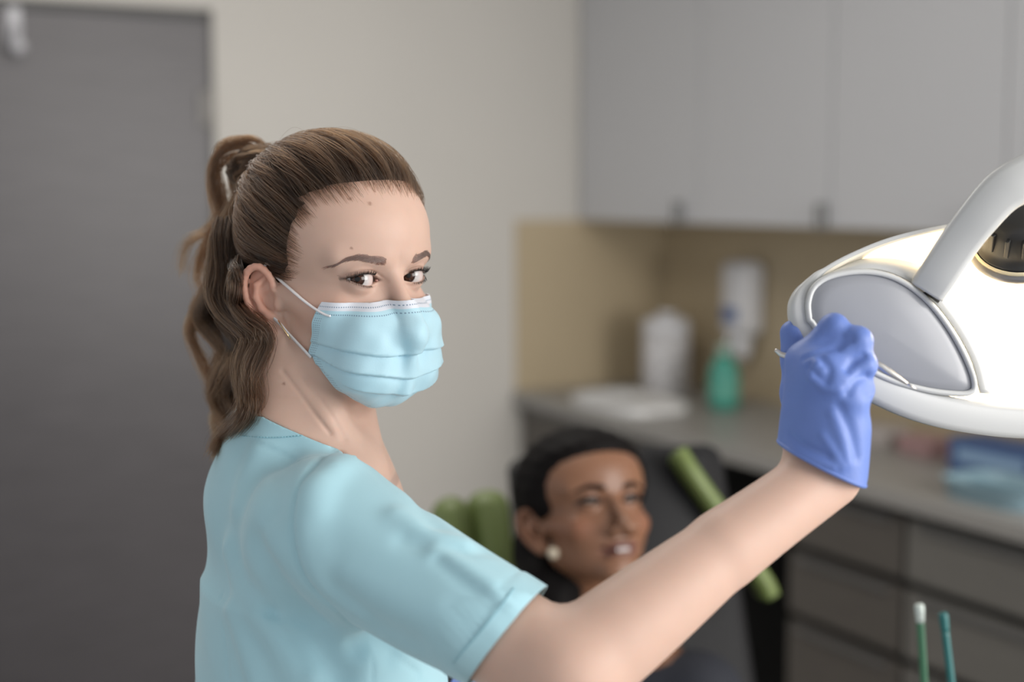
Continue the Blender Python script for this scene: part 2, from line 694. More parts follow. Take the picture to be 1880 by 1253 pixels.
# ---- base cabinets and worktop
M_TOP = mat('worktop_grey', (.30, .29, .275), rough=.4, noise=(25, .08))
M_BASE = mat('taupe_front', (.095, .085, .075), rough=.45, noise=(8, .12, (1, 1, 6)))
M_BASE2 = mat('grey_taupe_front', (.155, .148, .135), rough=.45, noise=(8, .10, (1, 1, 6)))
M_PLINTH = mat('plinth_black', (.02, .02, .02), rough=.5)
wt = link('worktop', bm_mesh(box_bm(CD + .01, 3.4, .04, .004, M=frame_mat(on_back(1.71, CT - .02, CD / 2 + .01), OUT_B, WB)), 'worktop'), M_TOP, smooth=False,
          label='long grey worktop running from the corner along the back wall', cat='worktop')
units = [(0.01, .53, 'door', M_BASE, 'dark base cabinet in the corner under the sink'), (.54, 1.04, 'door', M_BASE, 'dark base cabinet behind the reclined patient'),
         (1.43, 1.83, 'drawers', M_BASE, 'dark taupe drawer unit right of the open knee space'), (1.84, 2.30, 'drawers', M_BASE2, 'greyer taupe drawer unit under the blue boxes'),
         (2.31, 2.80, 'drawers', M_BASE2, 'greyer taupe drawer unit at the right end of the worktop')]
for a, b, kind, m, lab in units:
    c = (a + b) / 2
    root = empty('base_cabinet', tuple(on_back(c, 0, CD / 2)), lab, 'cabinet', 'base cabinets under the worktop')
    wall_box('cabinet_body', on_back(c, .49, CD / 2 - .02), CD - .08, b - a, .78, OUT_B, WB, M_PLINTH, root)
    wall_box('plinth', on_back(c, .05, CD / 2 - .05), CD - .12, b - a, .098, OUT_B, WB, M_PLINTH, root)
    rows = [(.10, .885)] if kind == 'door' else [(.10, .31), (.335, .52), (.545, .70), (.725, .865)]
    for z0, z1 in rows:
        d = wall_box('drawer_front' if kind == 'drawers' else 'cabinet_door', on_back(c, (z0 + z1) / 2, CD - .03), .02, b - a - .004, z1 - z0, OUT_B, WB, m, root, bevel=.002)
        wall_box('grip_rail', on_back(c, z1 - .012, CD - .014), .014, (b - a) * .8, .010, OUT_B, WB, M_HANDLE, d, bevel=.002)


# ---- things on and above the worktop
def turned(name, prof, pos, m, parent=None, n=28, **kw):
    return link(name, lathe(prof, n, Matrix.Translation(Vector(pos))), m, parent, **kw)


M_WHITE = mat('white_plastic', (.62, .62, .64), rough=.35)
M_BLUE = mat('blue_print', (.10, .16, .34), rough=.4)
M_TEAL = mat('teal_plastic', (.05, .30, .23), rough=.3)
# soap dispenser on the wall
p = on_back(.535, 1.095, .010)
sd = empty('soap_dispenser', tuple(p), 'white wall soap dispenser with a blue label over the worktop', 'dispenser')
bm = box_bm(.10, .125, .24, .03, 4, M=frame_mat(p + OUT_B * .05 + UP * .165, OUT_B, WB))
link('housing', bm_mesh(bm, 'housing'), M_WHITE, sd)
link('label_sticker', bm_mesh(box_bm(.002, .08, .045, .0, M=frame_mat(p + OUT_B * .1005 + UP * .115, OUT_B, WB)), 'label'), M_BLUE, sd, smooth=False)
turned('nozzle', [(0, 0), (.022, 0), (.03, .02), (.036, .06), (.03, .08), (0, .08)], p + OUT_B * .05 - UP * .03, M_WHITE, sd)
link('lever', sweep(spline([p + OUT_B * .09 + UP * .06, p + OUT_B * .11 + UP * .0, p + OUT_B * .10 - UP * .04], 8), circ(.008, 8)), M_WHITE, sd)
# white canister of wipes with a speckled print
p = on_back(.31, CT, .20)
M_PRINT = mat('speckled_label', (.55, .54, .55), rough=.4, noise=(45, .75))
wc = empty('wipes_canister', tuple(p), 'white canister with a speckled grey print near the corner', 'canister')
turned('canister_body', [(0, 0), (.075, 0), (.079, .006), (.079, .20), (.073, .21), (0, .21)], p, M_PRINT, wc)
turned('canister_lid', [(0, .21), (.078, .21), (.080, .216), (.078, .245), (.06, .255), (0, .257)], p, M_WHITE, wc)
turned('flip_cap', [(0, .257), (.03, .257), (.03, .272), (.024, .276), (0, .277)], p, M_WHITE, wc)
p = on_back(.20, CT, .10)
pb = empty('pump_bottle', tuple(p), 'grey pump bottle standing behind the speckled canister', 'bottle')
M_GREY = mat('grey_bottle', (.25, .25, .26), rough=.3)
turned('bottle_body', [(0, 0), (.04, 0), (.043, .005), (.043, .16), (.036, .18), (.014, .195), (.014, .21), (0, .21)], p, M_GREY, pb)
turned('pump_head', [(0, .21), (.016, .21), (.016, .225), (.006, .228), (.006, .25), (.018, .252), (.018, .262), (0, .263)], p, M_WHITE, pb)
# green bottle
p = on_back(.66, CT, .22)
gb = empty('green_bottle', tuple(p), 'teal green bottle with a rounded shoulder on the worktop', 'bottle')
turned('bottle_body', [(0, 0), (.042, 0), (.047, .006), (.048, .10), (.044, .13), (.026, .16), (.018, .17), (0, .17)], p, M_TEAL, gb)
turned('bottle_cap', [(0, .17), (.021, .17), (.022, .176), (.021, .20), (.018, .203), (0, .203)], p, mat('pale_cap', (.30, .42, .36), rough=.4), gb)
turned('label_sticker', [(.0485, .03), (.0485, .09)], p, mat('green_label', (.10, .36, .28), rough=.5), gb)
# shallow white sink basin set on the worktop
p = on_back(.48, CT, .455)
sk = empty('sink_basin', tuple(p), 'shallow white basin set in the worktop by the corner', 'basin')
rim = []
for t in np.linspace(0, 2 * np.pi, 48, endpoint=False):
    c_, s_ = math.cos(t), math.sin(t)
    e = 4.0
    r = (abs(c_) ** e + abs(s_) ** e) ** (-1 / e)
    rim.append((r * c_, r * s_))
rim = np.array(rim)
Vb, Fb = [], []
for k, (sc, z) in enumerate(((1.0, 0.001), (1.0, .024), (.96, .028), (.90, .024), (.84, .004), (.5, .002), (.04, .0018))):
    for a, b in rim:
        Vb.append(p + OUT_B * (a * .13 * sc) + WB * (b * .20 * sc) + UP * z)
for k in range(6):
    for i in range(48):
        j = (i + 1) % 48
        Fb.append((k * 48 + i, k * 48 + j, (k + 1) * 48 + j, (k + 1) * 48 + i))
link('bowl', np_mesh('bowl', Vb, Fb), mat('ceramic', (.66, .66, .66), rough=.15), sk)
turned('drain', [(0, .004), (.02, .004), (.022, .006), (.02, .008), (0, .006)], p, M_STEEL, sk)

# right end: blue boxes, clear blue tray, small pink and white packets
def carton(name, s, off, sx, sy, sz, rz, m, label, strip=None, z0=CT, group=None):
    c = on_back(s, z0, off)
    ca, sa = math.cos(rz), math.sin(rz)
    ex = OUT_B * ca + WB * sa
    ey = WB * ca - OUT_B * sa
    r = empty(name, tuple(c), label, 'box', group)
    link('carton_body', bm_mesh(box_bm(sx, sy, sz, .002, 1, M=frame_mat(c + UP * sz / 2, ex, ey)), name), m, r, smooth=False)
    link('carton_flap', bm_mesh(box_bm(sx * .98, sy * .5, .0015, 0, M=frame_mat(c + UP * (sz + .0012) + ey * sy * .24, ex, ey)), 'flap'), m, r, smooth=False)
    if strip:
        link('print_strip', bm_mesh(box_bm(.001, sy * .8, sz * .35, 0, M=frame_mat(c + UP * sz * .55 + ex * (sx / 2 + .0006), ex, ey)), 'strip'), strip, r, smooth=False)
    return r


M_BOXB = mat('blue_carton', (.05, .10, .24), rough=.4)
M_BOXL = mat('light_blue_print', (.25, .38, .55), rough=.4)
M_PINK = mat('pink_packet', (.40, .25, .25), rough=.5)
carton('glove_carton', 1.84, .27, .12, .25, .085, .05, M_BOXB, 'dark blue carton lying on the worktop behind the lamp rim', M_BOXL)
carton('glove_carton', 2.14, .22, .12, .24, .12, -.1, M_BOXB, 'taller dark blue carton at the right edge of the picture', M_BOXL)
carton('paper_packet', 1.36, .22, .09, .11, .05, .2, mat('cream_packet', (.42, .38, .36), rough=.5), 'small cream packet on the worktop left of the pink one')
carton('paper_packet', 1.53, .22, .09, .13, .045, -.1, M_PINK, 'small dusty pink packet on the worktop')
p = on_back(2.02, CT, .475)
tr = empty('instrument_tray', tuple(p), 'clear light blue plastic tray at the front of the worktop', 'tray')
M_TRAY = mat('clear_blue', (.24, .36, .42), rough=.25)
V4 = []
ring = rim
Vb, Fb = [], []
for sc, z in ((.92, .002), (1.0, .042), (1.04, .043), (1.04, .040), (.98, .036), (.90, .006), (.4, .005), (.05, .005)):
    for a, b in ring:
        Vb.append(p + OUT_B * (a * .085 * sc) + WB * (b * .125 * sc) + UP * z)
for k in range(7):
    for i in range(48):
        j = (i + 1) % 48
        Fb.append((k * 48 + i, k * 48 + j, (k + 1) * 48 + j, (k + 1) * 48 + i))
link('tray_shell', np_mesh('tray_shell', Vb, Fb), M_TRAY, tr)
link('tray_divider', bm_mesh(box_bm(.003, .19, .03, 0, M=frame_mat(p + UP * .022, OUT_B, WB)), 'tray_divider'), M_TRAY, tr, smooth=False)

# ------------------------------------------------------------------ heads: signed distance in head coordinates
# centimetres; x = the person's left, y = forward, z = up, origin between the ears at eye level
EYE = (2.72, 6.72, 0.0)


def lid_curves(x, k=1.0):
    u = (x - 2.62) / 1.5
    a = np.clip(1 - np.abs(u) ** 2.2, -1, 1)
    b = np.clip(1 - np.abs(u) ** 2.0, -1, 1)
    tilt = 0.10 * u
    return tilt + (0.50 * k - .40 * (1 - k)) * a, tilt - 0.44 * b, u


EAR_K = 1.02
EAR_O = np.array([6.35, 0.95, -2.0])
_ea = math.radians(33)
EAR_E = np.array([math.sin(_ea), -math.cos(_ea), 0.0])
EAR_N = np.array([math.cos(_ea), math.sin(_ea), 0.0])
_et = math.radians(10)
EAR_U = np.array([0, 0, 1.0])


HELIX = spline([(1.0, .1, .0), (.55, .9, .25), (.65, 2.0, .42), (1.35, 2.85, .48), (2.3, 2.75, .45), (2.95, 1.9, .4),
                (3.05, .6, .34), (2.7, -.7, .25), (2.1, -1.75, .2), (1.35, -2.6, .18)], 22)
HELIX_R = np.interp(np.linspace(0, 9, 22), range(10), [.2, .25, .27, .29, .3, .3, .3, .3, .36, .5])


def ear_sdf(q):
    p = q - EAR_O
    a, b, n = p @ EAR_E, p @ EAR_U, p @ EAR_N
    a, b = a * math.cos(_et) - b * math.sin(_et), b * math.cos(_et) + a * math.sin(_et)
    e = np.stack([a, b, n], 1) / EAR_K
    helix = chain(e, HELIX, HELIX_R, .12)
    anti = chain(e, [(1.2, 1.85, .1), (1.95, 1.35, .3), (2.15, .4, .34), (1.85, -.6, .32), (1.3, -1.25, .3), (.95, -1.35, .3)],
                 [.22, .28, .3, .3, .32, .25], .2)
    plate = ell(e, (1.6, .1, -.12), (1.5, 2.75, .3))
    lobe = ell(e, (.95, -2.45, .12), (.8, .95, .36))
    tragus = ell(e, (.35, -.45, .25), (.4, .55, .35))
    d = smin(plate, helix, .22)
    d = smin(d, lobe, .3)
    d = smax(d, -ell(e, (1.15, -.15, .5), (.85, 1.05, .75)), .2)
    d = smin(d, anti, .2)
    d = smin(d, tragus, .3)
    return d * EAR_K


def skull_sdf(p):
    d = ell(p, (0, -.7, 3.4), (7.1, 9.0, 7.3))
    return smin(d, ell(p, (0, 2.6, 3.4), (6.2, 5.9, 5.0)), 2.0)


def face_detail(d, p, q, mouth, lid_k):
    x, y, z = q.T
    d = smin(d, rc(q, (1.1, 7.65, 1.75), (4.3, 6.1, 1.85), .75, .75), 1.2)
    d = smax(d, -ell(q, (2.6, 9.0, -.15), (1.75, 1.5, 1.1)), 1.0)
    lid = sph(q, EYE, 1.35)
    d = smin(d, lid, .45)
    nose = rc(p, (0, 7.65, .9), (0, 10.7, -4.0), .5, .8)
    nose = smin(nose, ell(p, (0, 10.6, -4.1), (1.0, .95, .85)), .5)
    nose = smin(nose, ell(q, (1.15, 9.5, -4.5), (.65, .9, .7)), .5)
    d = smin(d, nose, .95)
    # lips
    d = smin(d, ell(p, (0, 8.1, -6.15), (2.3, 1.2, .52)), .4)
    d = smin(d, ell(p, (0, 8.0, -7.2), (2.0, 1.2, .56)), .4)
    d = d + 0.22 * np.exp(-((z + 6.66) / (.16 + .35 * mouth)) ** 2 - (x / 2.1) ** 4) * (y > 5) * (1 + 3.0 * mouth)
    up, lo, u = lid_curves(x, lid_k)
    front = y > 6.0
    crease = np.exp(-((z - (up + .30)) / .085) ** 2) * np.clip(1.15 - np.abs(u), 0, .4) / .4
    d = d + np.where(front, .10 * crease, 0)
    bag = np.exp(-((z - (lo - .33)) / .10) ** 2) * np.clip(1.0 - np.abs(u), 0, .4) / .4
    d = d + np.where(front, .03 * bag, 0)
    carve = np.maximum(np.maximum(z - up, lo - z) * .85, 6.6 - y)
    d = smax(d, -carve, .07)
    return d


def head_sdf(p, mouth=0.0, ears=True, lid_k=1.0):
    q = p.copy()
    q[:, 0] = np.abs(q[:, 0])
    x, y, z = q.T
    d = skull_sdf(p)
    d = smin(d, ell(p, (0, 3.0, -3.6), (5.5, 5.5, 5.8)), 2.0)
    d = smin(d, rc(q, (4.3, .5, -5.6), (1.0, 6.7, -9.0), 1.4, 1.4), 2.0)
    d = smin(d, ell(p, (0, 6.7, -9.0), (2.1, 1.9, 1.7)), 1.5)
    d = smin(d, rc(q, (4.0, 5.5, -3.0), (6.0, .9, -1.8), 1.45, .8), 1.4)
    fr = (y > 3.0) & (z < 4.5)
    if fr.any():
        d[fr] = face_detail(d[fr], p[fr], q[fr], mouth, lid_k)
    if ears:
        near = (x > 5.0) & (np.abs(y) < 5) & (np.abs(z + 2) < 8)
        if near.any():
            e = ear_sdf(q[near])
            d[near] = smin(d[near], e, .35)
    return d


class Head:
    def __init__(self, pos, yaw, pitch, roll, k=1.0, kx=1.0):
        """pos: world point of the head origin; yaw 0 faces the camera axis, positive turns to image right (radians)"""
        f = np.array([math.sin(yaw) * math.cos(pitch), -math.cos(yaw) * math.cos(pitch), math.sin(pitch)])
        l = np.array([math.cos(yaw), math.sin(yaw), 0.0])
        u = np.cross(f, l)
        l, u = l * math.cos(roll) + u * math.sin(roll), u * math.cos(roll) - l * math.sin(roll)
        self.M = np.stack([l, f, u], 1)
        self.pos = np.asarray(pos, float)
        self.k = k
        self.s = np.array([k * kx, k, k])

    def loc(self, p):
        return ((p - self.pos) @ self.M) * (100.0 / self.s)

    def wor(self, q):
        return (np.asarray(q, float) * (self.s / 100.0)) @ self.M.T + self.pos


def face_y(xz, f=head_sdf):
    """y of the face surface in front of (x, z) points, head coordinates"""
    xz = np.asarray(xz, float).reshape(-1, 2)
    p = np.stack([xz[:, 0], np.full(len(xz), 14.0), xz[:, 1]], 1)
    for _ in range(60):
        p[:, 1] -= f(p) * .7
    return p


def skin_colors(q, base, lip, ear_red=1.0):
    """skin tint from head coordinates: lips, blush, ears, lid rims, small moles"""
    c = np.tile(np.asarray(base, float), (len(q), 1))
    x, y, z = np.abs(q[:, 0]), q[:, 1], q[:, 2]

    def mix(w, col):
        nonlocal c
        w = np.clip(w, 0, 1)[:, None]
        c = c * (1 - w) + np.asarray(col) * w
    red = np.asarray(base) * (1.05, .78, .72)
    mix(.5 * np.exp(-((x - 4.5) / 1.8) ** 2 - ((z + 3.2) / 1.6) ** 2) * (y > 2), red)
    mix(.75 * ear_red * np.clip((x - 6.6) / .8, 0, 1) * np.clip(2.0 - np.abs(z + 1.6) / 2.4, 0, 1) * np.clip(2.2 - np.abs(y + .5) / 2.2, 0, 1), red)
    up, lo, u = lid_curves(x)
    fr = (y > 6.2) & (np.abs(u) < 1.25)
    mix(fr * .9 * np.exp(-((z - up - .05) / .15) ** 2) * np.clip(1.5 - np.abs(u - .35), 0, 1), (.05, .035, .03))
    mix(fr * .45 * np.exp(-((z - lo + .05) / .10) ** 2) * np.clip(u + .7, 0, 1), (.09, .055, .045))
    mix(fr * .28 * (np.exp(-((z - up - .30) / .2) ** 2)), np.asarray(base) * (.62, .5, .47))
    mix((y > 6) * np.exp(-((z + 6.65) / .8) ** 6 - (x / 2.2) ** 4), lip)
    return c

# ------------------------------------------------------------------ the dentist
SKIN = (0.60, 0.41, 0.33)
M_SKIN = mat('skin', SKIN, rough=0.5, sss=0.25, sss_r=(1.0, .35, .2), sss_scale=0.006, spec=0.3, attr='tint',
             noise=(60, .05), bump=(900, .06, .0006))

HEAD = Head(PW(618, 496, 1.25), math.radians(43.5), math.radians(-3.0), math.radians(0.8))

NECK_B = PW(545, 812, 1.26)
SH_R = PW(610, 976, 1.12)
EL_R = PW(1040, 1238, 1.005)
WR_R = PW(1503, 872, 1.085)
SH_L = NECK_B + np.array([-0.035, 0.165, -0.045])
EL_L = SH_L + np.array([0.05, 0.03, -0.27])
WR_L = PW(880, 1300, 1.36)
F_BODY = np.array([0.975, 0.22, 0.0])
R_BODY = np.array([0.22, -0.975, 0.0])
CHEST = np.array([NECK_B[0] + 0.020, NECK_B[1] - 0.012, 1.20])
PELVIS = np.array([CHEST[0] - 0.005, CHEST[1] + 0.0, 0.90])
BM = np.stack([R_BODY, F_BODY, [0, 0, 1.0]], 1)


def in_body(p, c):
    return (p - c) @ BM


ARM_DIR = unit(EL_R - SH_R)
HEM_C = PW(933, 1166, 1.035)
HEM_L = SH_L + (EL_L - SH_L) * .62


def scrub_union():
    U = Union(.07)
    U.add(lambda p: ell(in_body(p, CHEST), (0, -.002, -.05), (.152, .102, .215)), CHEST - .25, CHEST + .25, .05)
    lo = CHEST + (0, 0, -.10)

    def skirt(p):
        b = in_body(p, CHEST)
        zt = np.clip((1.16 - p[:, 2]) / .40, 0, 1)
        ra, rb = .138 + .008 * zt, .095 + .003 * zt
        q = np.sqrt((b[:, 0] / ra) ** 2 + ((b[:, 1] - .004) / rb) ** 2)
        d = (q - 1) * np.minimum(ra, rb)
        return np.maximum(d, np.maximum(p[:, 2] - 1.25, .70 - p[:, 2]))
    U.add(skirt, (CHEST[0] - .2, CHEST[1] - .2, .68), (CHEST[0] + .2, CHEST[1] + .2, 1.27), .05)
    U.rc(NECK_B + (0, 0, -.055), SH_R + (-.02, 0.03, -.005), .058, .052, .05)
    U.rc(NECK_B + (0, 0, -.045), SH_L, .066, .060, .06)
    U.rc(NECK_B + (.012, -.004, -.05), NECK_B + (.021, -.006, .03), .078, .071, .025)
    U.rc(SH_R, HEM_C + ARM_DIR * .05, .0560, .0412, .035)
    U.rc(SH_L, HEM_L + unit(EL_L - SH_L) * .05, .058, .052, .04)
    return U


SCRUB0 = scrub_union()
NP_A, NP_B = np.array([-.211, 1.180, 1.413]), np.array([-.131, 1.180, 1.382])
NP_C = np.array([NECK_B[0], NECK_B[1] + .08, 1.399])
NECK_N = unit(np.cross(NP_B - NP_A, NP_C - NP_A))
if NECK_N[2] < 0:
    NECK_N = -NECK_N
HEM_N = unit(np.cross(PW(865, 1245, 1.035) - PW(1000, 1088, 1.035), HEM_C - np.array([0, 0, CAM_Z])))
if HEM_N @ ARM_DIR < 0:
    HEM_N = -HEM_N
HEM_N = unit(HEM_N + ARM_DIR * .25)


def scrub_keep(p):
    low = 1.392 - p[:, 2] - 2.0 * (p[:, 0] + .150) + 4 * np.maximum(0, 1.172 - p[:, 1])
    low = np.maximum(low, 1.325 - p[:, 2])
    neck = np.maximum(np.minimum(np.minimum(-((p - NP_B) @ NECK_N), low * .45), 1.4125 - p[:, 2]), L((p - NECK_B)[:, :2]) - .125)
    hem = -((p - HEM_C) @ HEM_N)
    heml = np.maximum(-((p - HEM_L) @ unit(EL_L - SH_L)), L(p - HEM_L) - .095)
    return np.minimum(np.minimum(neck, hem), np.minimum(heml, p[:, 2] - .74))


def hand_pts():
    """joints of the gripping right hand: metacarpals, fingers, thumb"""
    mcp = [PW(1477, 664, 1.082), PW(1505, 684, 1.068), PW(1534, 708, 1.062), PW(1560, 736, 1.064)]
    pip = [PW(1531, 603, 1.075), PW(1574, 627, 1.068), PW(1583, 671, 1.066), PW(1580, 716, 1.070)]
    dip = [PW(1537, 612, 1.103), PW(1568, 645, 1.100), PW(1572, 690, 1.098), PW(1570, 733, 1.096)]
    tip = [PW(1516, 634, 1.118), PW(1545, 668, 1.117), PW(1551, 710, 1.115), PW(1553, 748, 1.111)]
    thumb = [PW(1478, 808, 1.100), PW(1466, 722, 1.120), PW(1462, 660, 1.130), PW(1456, 612, 1.132)]
    return mcp, pip, dip, tip, thumb


HP = hand_pts()


def hand_sdf(p, off=0.0):
    mcp, pip, dip, tip, thumb = HP
    wl, wr = PW(1478, 846, 1.09), PW(1540, 862, 1.082)
    d = None
    for i in range(4):
        w = wl + (wr - wl) * (i / 3.0)
        r = [.0125, .0128, .012, .0115][i]
        e = rc(p, w, mcp[i], .0165, r)
        d = e if d is None else smin(d, e, .016)
    d = smin(d, rc(p, thumb[0], mcp[1], .013, .011), .016)
    fr = [(.0102, .0092, .0080, .0072), (.0104, .0094, .0082, .0074), (.0100, .0090, .0078, .0070), (.0092, .0080, .0070, .0064)]
    for i in range(4):
        e = chain(p, [mcp[i], pip[i], dip[i], tip[i]], fr[i], .004)
        d = smin(d, e, .008)
    d = smin(d, chain(p, thumb, [.0150, .0118, .0098, .0088], .006), .007)
    return d - off


def arm_axis():
    mid = EL_R * .5 + WR_R * .5
    return mid


def body_union():
    U = Union()
    U.add(lambda p: ell(in_body(p, CHEST), (0, 0, -.01), (.142, .098, .215)), CHEST - .22, CHEST + .22, .05)
    U.add(lambda p: ell(in_body(p, PELVIS), (0, 0, 0.02), (.150, .105, .15)), PELVIS - .17, PELVIS + .17, .10)
    U.rc(CHEST + (0, 0, -.12), PELVIS, .095, .10, .05)
    # shoulder girdle and trapezius
    U.rc(NECK_B + (0, 0, -.055), SH_R + (-.02, 0.03, -.005), .048, .044, .05)
    U.rc(NECK_B + (0, 0, -.045), SH_L, .055, .05, .06)
    # neck and its cords
    U.rc(HEAD.wor((0, -1.8, -4.5)), NECK_B + (0, 0, -.02), .050, .054, .035)
    notch = PW(672, 858, 1.215)
    U.chain([HEAD.wor((-5.0, -2.8, -5.5)), PW(606, 770, 1.200), notch], [.013, .010, .010], .01, .016)
    U.chain([HEAD.wor((5.0, -2.0, -6.0)), HEAD.wor((2.0, -.6, -11.0)), notch], [.013, .012, .010], .01, .02)
    U.rc(HEAD.wor((-3.6, -3.6, -4.5)), PW(530, 800, 1.22), .02, .03, .04)
    # right arm: upper arm, elbow, forearm muscle, wrist
    U.rc(SH_R, EL_R, .044, .0372, .03)
    ts = np.linspace(0, 1, 9)
    fm2 = EL_R + (WR_R - EL_R) * .62
    rs = spline(np.array([[.0372], [.0366], [.0346], [.0318], [.0288], [.0260], [.0242], [.0236]]), 60)[:, 0]

    def forearm(p):
        ba = WR_R - EL_R
        pa = p - EL_R
        t = np.clip(pa @ ba / (ba @ ba), 0, 1)
        return L(pa - t[:, None] * ba) - np.interp(t, np.linspace(0, 1, 60), rs)
    U.add(forearm, np.minimum(EL_R, WR_R) - .04, np.maximum(EL_R, WR_R) + .04, .014)
    U.rc(fm2, PW(1524, 882, 1.085), .027, .0215, .010)
    # left arm
    U.rc(SH_L, EL_L, .046, .036, .04)
    U.rc(EL_L, WR_L, .036, .026, .015)
    U.rc(WR_L, WR_L + np.array([.07, -.02, .0]), .026, .028, .02)
    # legs
    for s in (-1, 1):
        hip = PELVIS + R_BODY * (.085 * s) + (0, 0, -.06)
        knee = PELVIS + R_BODY * (.09 * s) + F_BODY * .02 + (0, 0, -.43)
        ank = PELVIS + R_BODY * (.09 * s) + (0, 0, -.82)
        U.chain([hip, knee, ank, ank + F_BODY * .16 + (0, 0, -.035)], [.085, .058, .04, .03], .03, .04)
    hc = HEAD.wor((0, 0, -1))
    U.add(lambda p: head_sdf(HEAD.loc(p)) / 100.0, hc - .13, hc + .13, .022)
    g = PW(1520, 720, 1.09)
    U.add(lambda p: hand_sdf(p, -.0012), g - .08, g + .08, .010)
    return U


BODY0 = body_union()
NECK_FOLDS = [(cast_many(BODY0, spline(pix, 7)), A, w) for pix, A, w in (
    (((519, 682), (545, 715), (572, 752), (606, 796)), .0014, .0017), (((560, 694), (588, 732), (612, 768), (634, 806)), .0008, .0022),
    (((535, 676), (562, 712), (590, 752), (620, 794)), -.0008, .006))]


def body_sdf(p):
    d = BODY0(p)
    for pts, A, w in NECK_FOLDS:
        m = ((p > pts.min(0) - 3 * w) & (p < pts.max(0) + 3 * w)).all(1)
        if m.any():
            d[m] = d[m] + A * np.exp(-(poly_dist(p[m], pts) / w) ** 2)
    # the body stays inside its clothes
    m = (p[:, 2] < 1.43) & (p[:, 2] > .80) & (p[:, 0] < .06) & (d < .03)
    if m.any():
        q = p[m]
        keep = scrub_keep(q)
        s = SCRUB0(q) + .008 - .010 * np.clip(1 - (keep + .001) / .008, 0, 1) - 2.0 * np.maximum(0, -keep - .001)
        d[m] = smax(d[m], s, .004)
    return d


def build_body(parent):
    hp = HEAD.pos
    zeye = hp[2]
    # trunk and limbs on a coarse grid, head and neck on a fine one, joined under the collar
    V1, F1 = surface_nets(body_sdf, axis(-.43, .36, h=.0055), axis(.92, 1.54, h=.0055), axis(.005, 1.68, h=.0055))
    zc = 1.352
    up = (V1[:, 2] > zc) & (V1[:, 0] < -.03)
    F1 = F1[~up[F1].all(1)]
    xs = axis(-.36, -.03, (hp[0] - .105, hp[0] + .115, .0016), h=.004)
    ys = axis(1.02, 1.50, (hp[1] - .125, hp[1] + .10, .0016), h=.004)
    zs = axis(zc - .006, 1.68, (zeye - .135, zeye + .12, .0016), (zeye - .016, zeye + .020, .0008), h=.004)
    V2, F2 = surface_nets(body_sdf, xs, ys, zs)
    V = np.concatenate([V1, V2])
    F = np.concatenate([F1, F2 + len(V1)])
    used = np.unique(F)
    rm = np.full(len(V), -1)
    rm[used] = np.arange(len(used))
    V, F = V[used], rm[F]
    me = np_mesh('body', V, F)
    q = HEAD.loc(V)
    col = np.tile(np.array(SKIN), (len(V), 1))
    m = L(q) < 19
    col[m] = skin_colors(q[m], SKIN, (.45, .17, .15))
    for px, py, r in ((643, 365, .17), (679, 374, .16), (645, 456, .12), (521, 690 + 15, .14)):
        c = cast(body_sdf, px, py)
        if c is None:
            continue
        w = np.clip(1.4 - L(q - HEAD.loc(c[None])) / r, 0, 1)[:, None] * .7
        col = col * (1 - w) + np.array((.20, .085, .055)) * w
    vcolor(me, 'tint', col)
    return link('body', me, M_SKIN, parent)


def eye_material():
    m = bpy.data.materials.new('eye')
    m.use_nodes = True
    nt = m.node_tree
    b = nt.nodes['Principled BSDF']
    b.inputs['Roughness'].default_value = .05
    b.inputs['Specular IOR Level'].default_value = .3
    b.inputs['Coat Weight'].default_value = .2
    b.inputs['Coat Roughness'].default_value = .02
    tc = nt.nodes.new('ShaderNodeTexCoord')
    dist = nt.nodes.new('ShaderNodeVectorMath')
    dist.operation = 'DISTANCE'
    dist.inputs[1].default_value = (0, 0, .0120)
    nt.links.new(tc.outputs['Object'], dist.inputs[0])
    n = nt.nodes.new('ShaderNodeTexNoise')
    n.inputs['Scale'].default_value = 900
    nt.links.new(tc.outputs['Object'], n.inputs['Vector'])
    ad = nt.nodes.new('ShaderNodeMath')
    ad.operation = 'MULTIPLY_ADD'
    ad.inputs[1].default_value = .0009
    nt.links.new(n.outputs['Fac'], ad.inputs[0])
    nt.links.new(dist.outputs['Value'], ad.inputs[2])
    r = nt.nodes.new('ShaderNodeMapRange')
    r.inputs['From Max'].default_value = .0125
    nt.links.new(ad.outputs[0], r.inputs['Value'])
    cr = nt.nodes.new('ShaderNodeValToRGB')
    e = cr.color_ramp.elements
    e[0].position, e[0].color = 0, (.003, .003, .003, 1)
    e[1].position, e[1].color = 1, (.62, .50, .47, 1)
    for p_, c_ in ((.22, (.004, .003, .003)), (.26, (.055, .021, .011)), (.40, (.035, .013, .008)), (.50, (.02, .010, .008)),
                   (.56, (.50, .47, .46)), (.80, (.55, .50, .49))):
        x = cr.color_ramp.elements.new(p_)
        x.color = (*c_, 1)
    nt.links.new(r.outputs[0], cr.inputs[0])
    nt.links.new(cr.outputs[0], b.inputs['Base Color'])
    return m


